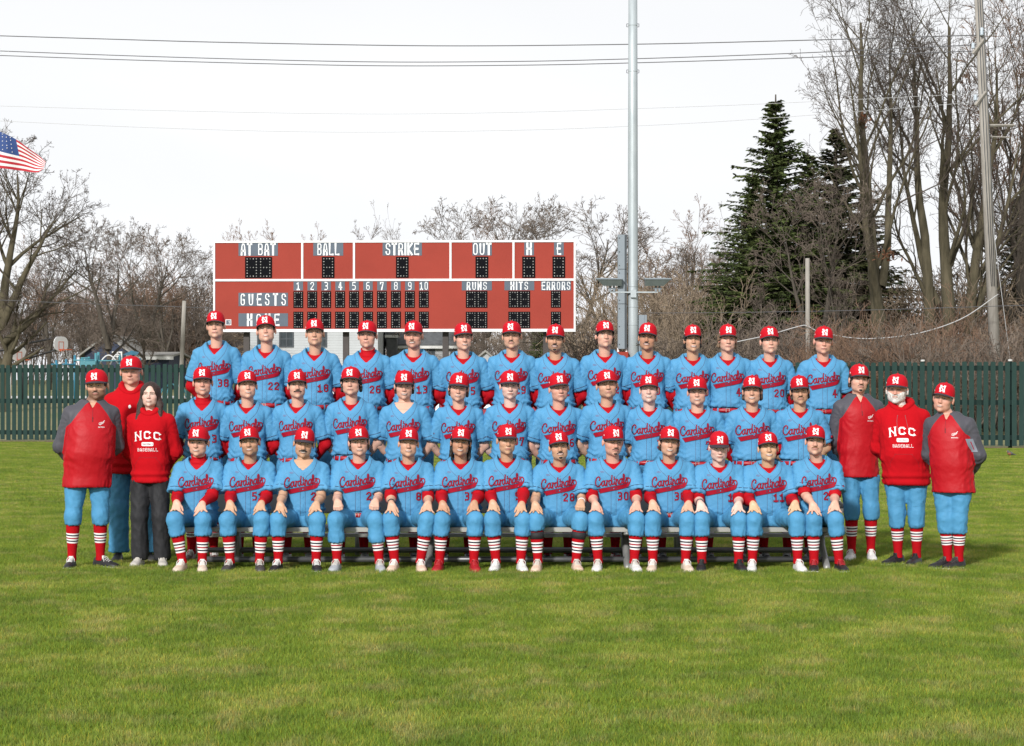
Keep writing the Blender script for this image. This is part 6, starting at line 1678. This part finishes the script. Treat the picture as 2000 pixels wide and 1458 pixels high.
# ------------------------------------------------------------------ benches
mat('aluminium', (.36, .355, .33), .5, metal=.3, var=.06, scale=3, stretch=(.3, 6, 6)); mat('bench_frame', (.30, .30, .29), .45, metal=.4, var=.1, scale=6)
mat('bar_steel', (.11, .112, .115), .4, metal=.5, var=.2, scale=4)
xa, xb = (362-1000)*22.1/FPX, (1653-1000)*22.1/FPX
bench = empty('team_bench', ((xa+xb)/2, 22.3, 0), 0, 'long aluminium bench with backrest under the seated players', 'bench')
bx = (xb-xa)/2
def plank(name, y0, y1, z0, z1, m_='aluminium', x0=-bx, x1=bx):
    m = MB(); m.box((x0, y0, z0), (x1, y1, z1)); o = m.build(name, MAT[m_], bench)
    m = MB()
    for e in (x0, x1): m.box((e - .012 if e < 0 else e + .0005, y0-.006, z0-.006), (e - .0005 if e < 0 else e + .012, y1+.006, z1+.006))
    return o
plank('seat_plank', -.22, .03, .348, .388); plank('seat_plank', .05, .30, .348, .388)
plank('back_plank', .44, .475, .50, .70); plank('foot_rail_plank', .60, .82, .25, .28)
for y, z in ((-.14, .09), (.46, .136)):
    m = MB(); m.tube([(-bx+.1, y, z), (bx-.1, y, z)], .026, 12); m.build('stretcher', MAT['bar_steel'], bench, True)
xm = (bench.location.x)
for px in (452, 838, 1224, 1610):
    x = (px-1000)*22.2/FPX - xm
    m = MB(); m.tube([(x, -.30, .0), (x, -.26, .035), (x, -.14, .09), (x, .10, .20), (x, .16, .345)], .034, 10); m.tube([(x, .62, .0), (x, .56, .035), (x, .46, .136), (x, .40, .345)], .03, 10); m.tube([(x, .43, .30), (x, .48, .70)], .026, 10); m.box((x-.03, -.21, .318), (x+.03, .45, .347))
    m.build('leg', MAT['bench_frame'], bench, True)
rx0, rx1 = (372-1000)*23.95/FPX, (1652-1000)*23.95/FPX
riser = empty('standing_bench', ((rx0+rx1)/2, 23.95, 0), 0, 'plain aluminium bench the back row stands on', 'bench')
for y0, y1 in ((-.34, -.09), (-.06, .19)):
    m = MB(); m.box((rx0-(rx0+rx1)/2, y0, .44), (rx1-(rx0+rx1)/2, y1, .479)); m.build('plank', MAT['aluminium'], riser)
for k in range(5):
    x = (rx0-(rx0+rx1)/2)*.97*(1 - k/2); m = MB(); m.tube([(x, -.30, 0), (x, -.22, .44)], .024, 8); m.tube([(x, .16, 0), (x, .08, .44)], .024, 8); m.box((x-.02, -.24, .41), (x+.02, .10, .4395)); m.build('leg', MAT['bench_frame'], riser, True)

# ------------------------------------------------------------------ robin on the grass
mat('feather_grey', (.10, .095, .09), .8, var=.25, scale=40); mat('feather_rust', (.22, .075, .035), .8, var=.2, scale=40); mat('beak', (.45, .28, .06), .5)
YR = 1.66*FPX/(896.5-760); bx_, by_, _ = w_of(1973, 890, YR)
def bird_sdf(P):
    d = smin(ell(P, (0, 0, .095), (.042, .075, .045)), ell(P, (.0, -.062, .145), (.028, .032, .028)), .03)
    d = smin(d, rc(P, (0, .05, .085), (0, .16, .062), .022, .010), .02); return d
V, Q = surfnet(bird_sdf, (-.07, -.13, .02), (.07, .2, .2), .009)
mi = [1 if (V[q].mean(0)[1] < -.01 and .05 < V[q].mean(0)[2] < .118) else 0 for q in Q]
bird = add('bird', V, Q, [MAT['feather_grey'], MAT['feather_rust']], None, mi, True, (bx_, by_, .03)); bird.rotation_euler = (0, 0, math.radians(-70))
tag(bird, 'small grey robin standing on the grass near the fence', 'bird')
m = MB(); m.tube([(0, -.088, .145), (0, -.115, .14)], [.008, .001], 6); m.build('beak', MAT['beak'], bird)
for s in (-1, 1):
    m = MB(); m.tube([(s*.018, 0, .07), (s*.018, -.005, -.03), (s*.018, -.03, -.03)], .004, 5); m.build('leg', MAT['beak'], bird)

# ------------------------------------------------------------------ the team
YF, YM, YB = 22.28, 23.12, 23.95
FRONT = [
 dict(px=388, top=832, knees=(341,396), feet=(354,393), skin='fair', hair='brown', mouth='smile', sleeve='long', under='turtle', num='6', shoes=('cream','cream','white'), yaw=-2, label='seated player number 6 in red turtleneck, left end of the bench'),
 dict(px=488, top=832, knees=(444,511), feet=(448,505), skin='olive', hair='black', mouth='smile', sleeve='long', num='51', stubble=.5, shoes=('charcoal','charcoal','pale'), yaw=3, pitch=-4, label='seated player number 51 with dark stubble and charcoal shoes'),
 dict(px=594, top=834, knees=(543,619), feet=(542,616), skin='olive', hair='black', mouth='smile', facial='big_moustache', sleeve='bare', under='none', num='2', shoes=('black','white','white'), pitch=4, squint=.8, label='seated player number 2 with a big black moustache and bare arms'),
 dict(px=701, top=831, knees=(656,733), feet=(657,740), skin='fair', hair='brown', hairtype='medium', mouth='smile', sleeve='bare', num='21', nx=.13, fists=True, hem=.21, jhem=.06, shoes=('grey','grey','pale'), label='seated bare-armed player with both fists on his knees and light grey shoes'),
 dict(px=798, top=834, knees=(763,834), feet=(770,820), skin='medium', hair='light', hairtype='buzz', mouth='smile', sleeve='three', num='8', shoes=('peach','peach','white'), wrist={-1:'black_cloth'}, squint=.7, fade=True, label='seated player number 8 wearing a black wristband and peach shoes'),
 dict(px=900, top=832, knees=(863,928), feet=(858,925), skin='tan', hair='black', hairtype='long', mouth='grin', sleeve='long', num='33', shoes=('red','red','red'), pitch=-4, chain='black_cloth', label='seated player number 33 with long black curls and red shoes'),
 dict(px=990, top=828, knees=(961,1022), feet=(969,1017), skin='olive', hair='dark', mouth='closed', sleeve='long', num='9', shoes=('white','red','white'), pitch=3, yaw=4, underc2=1, label='seated player number 9 with closed mouth and white and red shoes'),
 dict(px=1092, top=841, knees=(1047,1134), feet=(1051,1125), skin='olive', hair='black', mouth='smile', facial='goatee', sleeve='bare', num='28', fists=1, shoes=('peach','peach','pale'), wrist={1:'white_thread'}, kneepad=(-1,1), pitch=-3, chain='gold', hem=.10, label='seated player number 28 with goatee, white wristband and black knee sleeves'),
 dict(px=1197, top=831, knees=(1163,1244), feet=(1169,1239), skin='ruddy', hair='brown', hairtype='buzz', mouth='slight', facial='moustache', chin=True, beardc='brown', sleeve='three', num='30', w=1.08, fw=1.06, shoes=('white','pale','pale'), squint=.6, label='stocky seated player number 30 with moustache and short red sleeves'),
 dict(px=1307, top=832, knees=(1275,1343), feet=(1276,1340), skin='medium', hair='brown', hairtype='medium', mouth='grin', sleeve='long', num='38', jhem=.05, shoes=('cream','white','white'), yaw=-2, squint=.8, label='seated grinning player number 38 with brown hair behind the neck and red belt showing'),
 dict(px=1404, top=842, knees=(1371,1444), feet=(1372,1444), skin='pale', hair='light', hairtype='buzz', mouth='slight', sleeve='three', num='1', shoes=('black','black','black'), wrist={-1:'black_cloth'}, pitch=7, label='seated pale player in black shoes with a black watch and cap pulled low'),
 dict(px=1500, top=843, knees=(1473,1557), feet=(1471,1560), skin='gold', hair='black', mouth='grin', sleeve='long', num='11', shoes=('white','white','white'), pitch=-5, squint=.6, fw=.98, label='seated player number 11 with long red sleeves and all white shoes'),
 dict(px=1592, top=830, knees=(1589,1632), feet=(1592,1641), skin='fair', hair='dark', mouth='closed', facial='moustache', beardc='ginger', sleeve='elbow', num='25', jhem=.05, shoes=('black','white','red'), patch=True, dx=.03, label='seated player number 25 with ginger moustache, right end of the bench'),
]
MID = [
 dict(px=396, top=716, skin='ruddy', hair='brown', mouth='smile', sleeve='long', under='turtle', num='23', jaw=1.05, shoes=('brown','white','white'), label='standing player in red turtleneck, left end of the middle row beside the woman'),
 dict(px=483, top=723, skin='fair', hair='light', mouth='smile', sleeve='three', num='12', chain='white_thread', squint=.6, shoes=('black','black','white'), label='middle row player with white necklace, standing behind number 51'),
 dict(px=581, top=722, skin='fair', hair='dark', mouth='closed', facial='big_moustache', sleeve='long', num='10', shoes=('pale','pale','pale'), label='middle row player with brown moustache and red sleeves, behind the black moustache'),
 dict(px=686, top=716, skin='fair', hair='black', hairtype='curly', mouth='closed', sleeve='bare', jhem=.06, pitch=-4, fw=1.05, shoes=('pale','pale','pale'), label='unsmiling middle row player with dark curls and bare arms behind the fists'),
 dict(px=790, top=723, skin='fair', hair='dark', hairtype='medium', mouth='grin', sleeve='bare', under='none', fw=1.05, patch=True, shoes=('black','black','white'), label='grinning middle row player with bare neck and no red undershirt'),
 dict(px=896, top=727, skin='fair', hair='brown', hairtype='medium', mouth='smile', sleeve='bare', num='3', fw=1.05, squint=.6, shoes=('black','black','white'), label='smiling middle row player standing behind the long black curls'),
 dict(px=996, top=723, skin='pale', hair='dark', mouth='closed', sleeve='bare', num='37', shoes=('black','black','white'), label='middle row player number 37, pale and unsmiling'),
 dict(px=1091, top=728, skin='ruddy', hair='blond', hairtype='buzz', mouth='slight', sleeve='bare', num='26', patch=True, squint=.8, yaw=3, shoes=('black','black','red'), label='blond middle row player number 26 with sleeve patch'),
 dict(px=1185, top=722, skin='medium', hair='brown', hairtype='buzz', mouth='slight', sleeve='bare', stubble=.25, squint=.5, fw=1.08, chain='gold', shoes=('red','white','white'), label='square-faced middle row player with gold necklace behind number 30'),
 dict(px=1268, top=731, skin='pale', hair='ginger', mouth='grin', sleeve='bare', num='3', squint=.6, shoes=('black','black','white'), label='pale red-haired middle row player smiling, between numbers 30 and 38'),
 dict(px=1362, top=735, skin='fair', hair='brown', mouth='smile', sleeve='bare', num='7', w=1.03, fw=1.06, jhem=.045, shoes=('black','black','white'), label='smiling middle row player number 7 behind the cap pulled low'),
 dict(px=1469, top=733, skin='medium', hair='brown', hairtype='curly', mouth='grin', sleeve='long', jhem=.055, yaw=-3, shoes=('black','red','white'), label='grinning middle row player with bushy brown hair behind number 11'),
 dict(px=1562, top=733, skin='olive', hair='dark', hairtype='medium', mouth='closed', facial='thin_moustache', sleeve='bare', num='4', jhem=.055, nx=.13, patch=True, shoes=('black','white','white'), label='frowning middle row player with thin moustache, right end beside the grey jacket'),
]
BACK = [
 dict(px=422, top=607, skin='fair', hair='dark', mouth='closed', sleeve='long', num='38', pitch=-3, fw=.95, label='tallest player number 38, left end of the back row'),
 dict(px=520, top=616, skin='fair', hair='dark', mouth='smile', sleeve='long', num='22', pitch=-5, belt=True, label='back row player number 22 with his chin raised'),
 dict(px=615, top=622, skin='medium', hair='light', hairtype='buzz', mouth='closed', sleeve='long', num='18', fade=True, label='stern back row player number 18 with a shaved head'),
 dict(px=718, top=626, skin='ruddy', hair='dark', mouth='slight', sleeve='long', under='turtle', num='26', label='back row player number 26 in a red turtleneck'),
 dict(px=808, top=626, skin='ruddy', hair='light', hairtype='buzz', mouth='grin', facial='moustache', beardc='light', stubble=.2, sleeve='long', num='13', w=1.07, yaw=-3, label='broad back row player number 13 with light moustache and wide smile'),
 dict(px=905, top=630, skin='fair', hair='dark', mouth='smile', sleeve='long', num='5', pitch=-3, squint=.6, label='smiling back row player number 5'),
 dict(px=1000, top=627, skin='medium', hair='brown', mouth='closed', facial='thin_moustache', sleeve='long', num='19', chain='white_thread', squint=.5, label='back row player number 19 with necklace and squinting eyes'),
 dict(px=1085, top=633, skin='olive', hair='black', mouth='smile', facial='goatee', stubble=.35, sleeve='long', num='31', label='bearded smiling back row player number 31'),
 dict(px=1181, top=626, skin='fair', hair='dark', hairtype='medium', mouth='slight', sleeve='long', num='42', pitch=-3, label='back row player number 42 with dark hair over the ears'),
 dict(px=1265, top=630, skin='tan', hair='black', mouth='smile', facial='moustache', sleeve='long', num='3', label='back row player with black moustache, in front of the steel light pole'),
 dict(px=1353, top=634, skin='olive', hair='black', hairtype='medium', mouth='grin', sleeve='long', num='9', nx=.13, pitch=-5, fw=.95, label='dark-haired back row player with a wide white grin'),
 dict(px=1421, top=633, skin='fair', hair='light', hairtype='curly', mouth='closed', sleeve='long', num='40', jhem=.055, nx=.13, fw=.97, label='back row player with curly light brown hair beside his ears'),
 dict(px=1503, top=637, skin='fair', hair='dark', mouth='closed', sleeve='long', num='20', pitch=-6, label='unsmiling back row player number 20'),
 dict(px=1608, top=637, skin='ruddy', hair='light', hairtype='buzz', mouth='closed', sleeve='long', num='4', jhem=.05, pitch=3, label='back row player number 4, at the right end'),
]
STAFF = [
 dict(pose='stand', Y=22.25, px=188, top=721, dx=-.075, w=1.12, belly=.045, skin='medium', hair='black', stubble=.95, facial='thin_moustache', beardc='dark', mouth='closed', top_='jacket', thm=-.20, turn=14, yaw=-12, roll=3, feet=(141,196), toes=(-14,46), fw=1.12, jaw=1.15, nk=1.2, hem=.10, inner='black_cloth', shoes=('black','white','white'), label='heavy bearded man in red and grey jacket, far left of the group'),
 dict(pose='stand', Y=23.10, px=256, top=695, w=1.08, belly=.03, skin='ruddy', hair='grey', hairtype='buzz', mouth='slight', top_='hoodie', text=False, thm=-.16, long=True, hemz=.03, feet=(232,291), toes=(-4,8), fw=1.10, jaw=1.12, nk=1.15, squint=.6, roll=-2, shoes=('charcoal','charcoal','black'), label='older man in red hooded sweatshirt standing behind the woman'),
 dict(pose='stand', Y=22.45, px=294, top=747, w=.95, cap=False, skin='pale', hair='auburn', hairtype='woman', mouth='smile', top_='hoodie', thm=-.12, long=True, pantm='black_cloth', feet=(272,316), toes=(-6,14), fw=.97, jaw=.92, squint=.85, hs=.97, inner='black_cloth', roll=4, tx=.0, shoes=('pale','white','pale'), arm=.95, browt=.8, label='woman with long dark hair and red NCC hooded sweatshirt'),
 dict(pose='stand', Y=23.18, px=1677, top=711, w=1.0, skin='fair', hair='dark', hairtype='medium', mouth='closed', facial='thin_moustache', chin=True, beardc='dark', top_='jacket', thm=-.17, feet=(1664,1702), toes=(-22,-6), hem=.12, yaw=-2, shoes=('white','white','white'), label='slim man with chin beard in red and grey jacket beside number 25'),
 dict(pose='stand', Y=22.62, px=1753, top=730, dx=.075, w=1.10, belly=.045, skin='ruddy', hair='white', hairtype='buzz', facial='beard', beardt=.0045, beardc='white', mouth='smile', top_='hoodie', cords=True, thm=-.17, turn=-12, yaw=-8, roll=4, feet=(1754,1790), toes=(-38,-18), fw=1.1, jaw=1.1, hem=.135, shoes=('black','white','black'), label='white-bearded man in red NCC hooded sweatshirt'),
 dict(pose='stand', Y=22.15, px=1845, top=747, w=.98, belly=.02, skin='ruddy', hair='grey', hairtype='short', mouth='smile', top_='jacket', thm=-.19, turn=-26, yaw=0, roll=3, feet=(1850,1872), toes=(-36,-24), hem=.135, armpocket=True, inner='red_cloth', shoes=('black','white','charcoal'), dx=.075, label='grey-haired man in red and grey jacket, far right of the group'),
]
TEAM = []
for i, c in enumerate(FRONT): TEAM.append(dict(c, pose='sit', Y=YF, seed=100+i, s0=.49+[.03,.03,0,-.02,-.03,-.02,-.03,.03,-.04,-.03,.0,-.03,-.03][i], group='players seated on the bench'))
MID_FEET = [(374,417),(467,502),(560,603),(665,711),(760,808),(868,915),(968,1020),(1070,1110),(1160,1202),(1245,1292),(1345,1384),(1450,1492),(1538,1580)]
for i, c in enumerate(MID): TEAM.append(dict(c, pose='stand', Y=YM, seed=200+i, feet=MID_FEET[i], group='players standing in the middle row'))
for i, c in enumerate(BACK): TEAM.append(dict(c, pose='stand', Y=YB, base=.48, seed=300+i, group='players standing in the back row', shoes=('black','black','white')))
for i, c in enumerate(STAFF): TEAM.append(dict(c, seed=400+i, group='coaches and staff standing beside the players'))
for _c in TEAM: build_person(_c)

# ------------------------------------------------------------------ grass blades (tufted tiles laid over the lawn by geometry nodes)
def tile(seed, n, size, h0, h1, w):
    r = np.random.default_rng(seed); x = r.uniform(-size/2, size/2, n); y = r.uniform(-size/2, size/2, n)
    clump = .5 + .5*np.sin(x*9 + seed)*np.sin(y*8 + 2*seed) ; h = r.uniform(h0, h1, n)*(.75 + .4*clump)
    a = r.uniform(0, 2*np.pi, n); lean = r.normal(0, .55, n)*h; b = r.uniform(0, 2*np.pi, n)
    dx, dy = np.cos(a)*w, np.sin(a)*w; lx, ly = np.cos(b)*lean, np.sin(b)*lean; z = np.zeros(n)
    P = np.stack([np.stack([x-dx, y-dy, z], 1), np.stack([x+dx, y+dy, z], 1), np.stack([x+dx*.7+lx*.4, y+dy*.7+ly*.4, h*.6], 1), np.stack([x+lx, y+ly, h], 1), np.stack([x-dx*.7+lx*.4, y-dy*.7+ly*.4, h*.6], 1)], 1)
    V = P.reshape(-1, 3); i = np.arange(n)*5
    F = np.concatenate([np.stack([i, i+1, i+2, i+4], 1)]); F3 = np.stack([i+4, i+2, i+3], 1)
    F = [tuple(f) for f in F.tolist()] + [tuple(f) for f in F3.tolist()]
    me = make_mesh('grass_tile', V, F, MAT['turf_blade'], None, False)
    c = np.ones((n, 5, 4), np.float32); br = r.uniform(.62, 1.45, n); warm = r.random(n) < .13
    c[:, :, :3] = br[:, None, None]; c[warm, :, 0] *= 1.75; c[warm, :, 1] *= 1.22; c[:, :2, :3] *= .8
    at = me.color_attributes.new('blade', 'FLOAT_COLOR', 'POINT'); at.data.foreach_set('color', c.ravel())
    return me
SIZE = .5
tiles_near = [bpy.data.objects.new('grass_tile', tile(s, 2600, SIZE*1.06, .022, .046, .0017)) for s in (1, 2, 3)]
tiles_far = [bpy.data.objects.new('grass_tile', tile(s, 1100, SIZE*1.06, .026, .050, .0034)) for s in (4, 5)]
def grass_field(pts, objs, rots, kinds):
    me = bpy.data.meshes.new('grass'); me.vertices.add(len(pts)); me.vertices.foreach_set('co', np.asarray(pts, np.float32).ravel())
    a = me.attributes.new('turn', 'FLOAT', 'POINT'); a.data.foreach_set('value', np.asarray(rots, np.float32))
    a = me.attributes.new('pick', 'INT', 'POINT'); a.data.foreach_set('value', np.asarray(kinds, np.int32))
    o = bpy.data.objects.new('grass', me); COL.objects.link(o)
    ng = bpy.data.node_groups.new('grass_tiles', 'GeometryNodeTree')
    ng.interface.new_socket('Geometry', in_out='INPUT', socket_type='NodeSocketGeometry'); ng.interface.new_socket('Geometry', in_out='OUTPUT', socket_type='NodeSocketGeometry')
    gi, go = ng.nodes.new('NodeGroupInput'), ng.nodes.new('NodeGroupOutput'); join = ng.nodes.new('GeometryNodeJoinGeometry')
    tn = ng.nodes.new('GeometryNodeInputNamedAttribute'); tn.data_type = 'FLOAT'; tn.inputs[0].default_value = 'turn'
    kn = ng.nodes.new('GeometryNodeInputNamedAttribute'); kn.data_type = 'INT'; kn.inputs[0].default_value = 'pick'
    cx = ng.nodes.new('ShaderNodeCombineXYZ'); ng.links.new(tn.outputs[0], cx.inputs[2])
    for i, ob in enumerate(objs):
        oi = ng.nodes.new('GeometryNodeObjectInfo'); oi.inputs[0].default_value = ob; oi.inputs['As Instance'].default_value = True
        ip = ng.nodes.new('GeometryNodeInstanceOnPoints'); cm = ng.nodes.new('FunctionNodeCompare'); cm.data_type = 'INT'; cm.operation = 'EQUAL'
        ii = [s for s in cm.inputs if s.type == 'INT']; ng.links.new(kn.outputs[0], ii[0]); ii[1].default_value = i
        ng.links.new(gi.outputs[0], ip.inputs['Points']); ng.links.new(cm.outputs[0], ip.inputs['Selection']); ng.links.new(oi.outputs['Geometry'], ip.inputs['Instance']); ng.links.new(cx.outputs[0], ip.inputs['Rotation'])
        ng.links.new(ip.outputs[0], join.inputs[0])
    ng.links.new(join.outputs[0], go.inputs[0])
    md = o.modifiers.new('tiles', 'NODES'); md.node_group = ng
    tag(o, 'short mown turf with lighter and browner patches', 'grass', kind='stuff')
    return o
pts, rots, kinds = [], [], []
y = 9.0
while y < 76:
    hw = (1000+90)*y/FPX + 1.2; nxx = int(2*hw/SIZE) + 1
    for i in range(nxx):
        x = -hw + (i+.5)*SIZE
        d = (np.array([x, y]) - FA) @ fn_
        if d < 1.0: continue
        far = y > 33
        pts.append((x + random.uniform(-.03, .03), y, .003)); rots.append(random.choice((0, 1, 2, 3))*math.pi/2 + random.uniform(-.1, .1)); kinds.append(random.choice((3, 4)) if far else random.choice((0, 1, 2)))
    y += SIZE
grass_field(pts, tiles_near + tiles_far, rots, kinds)
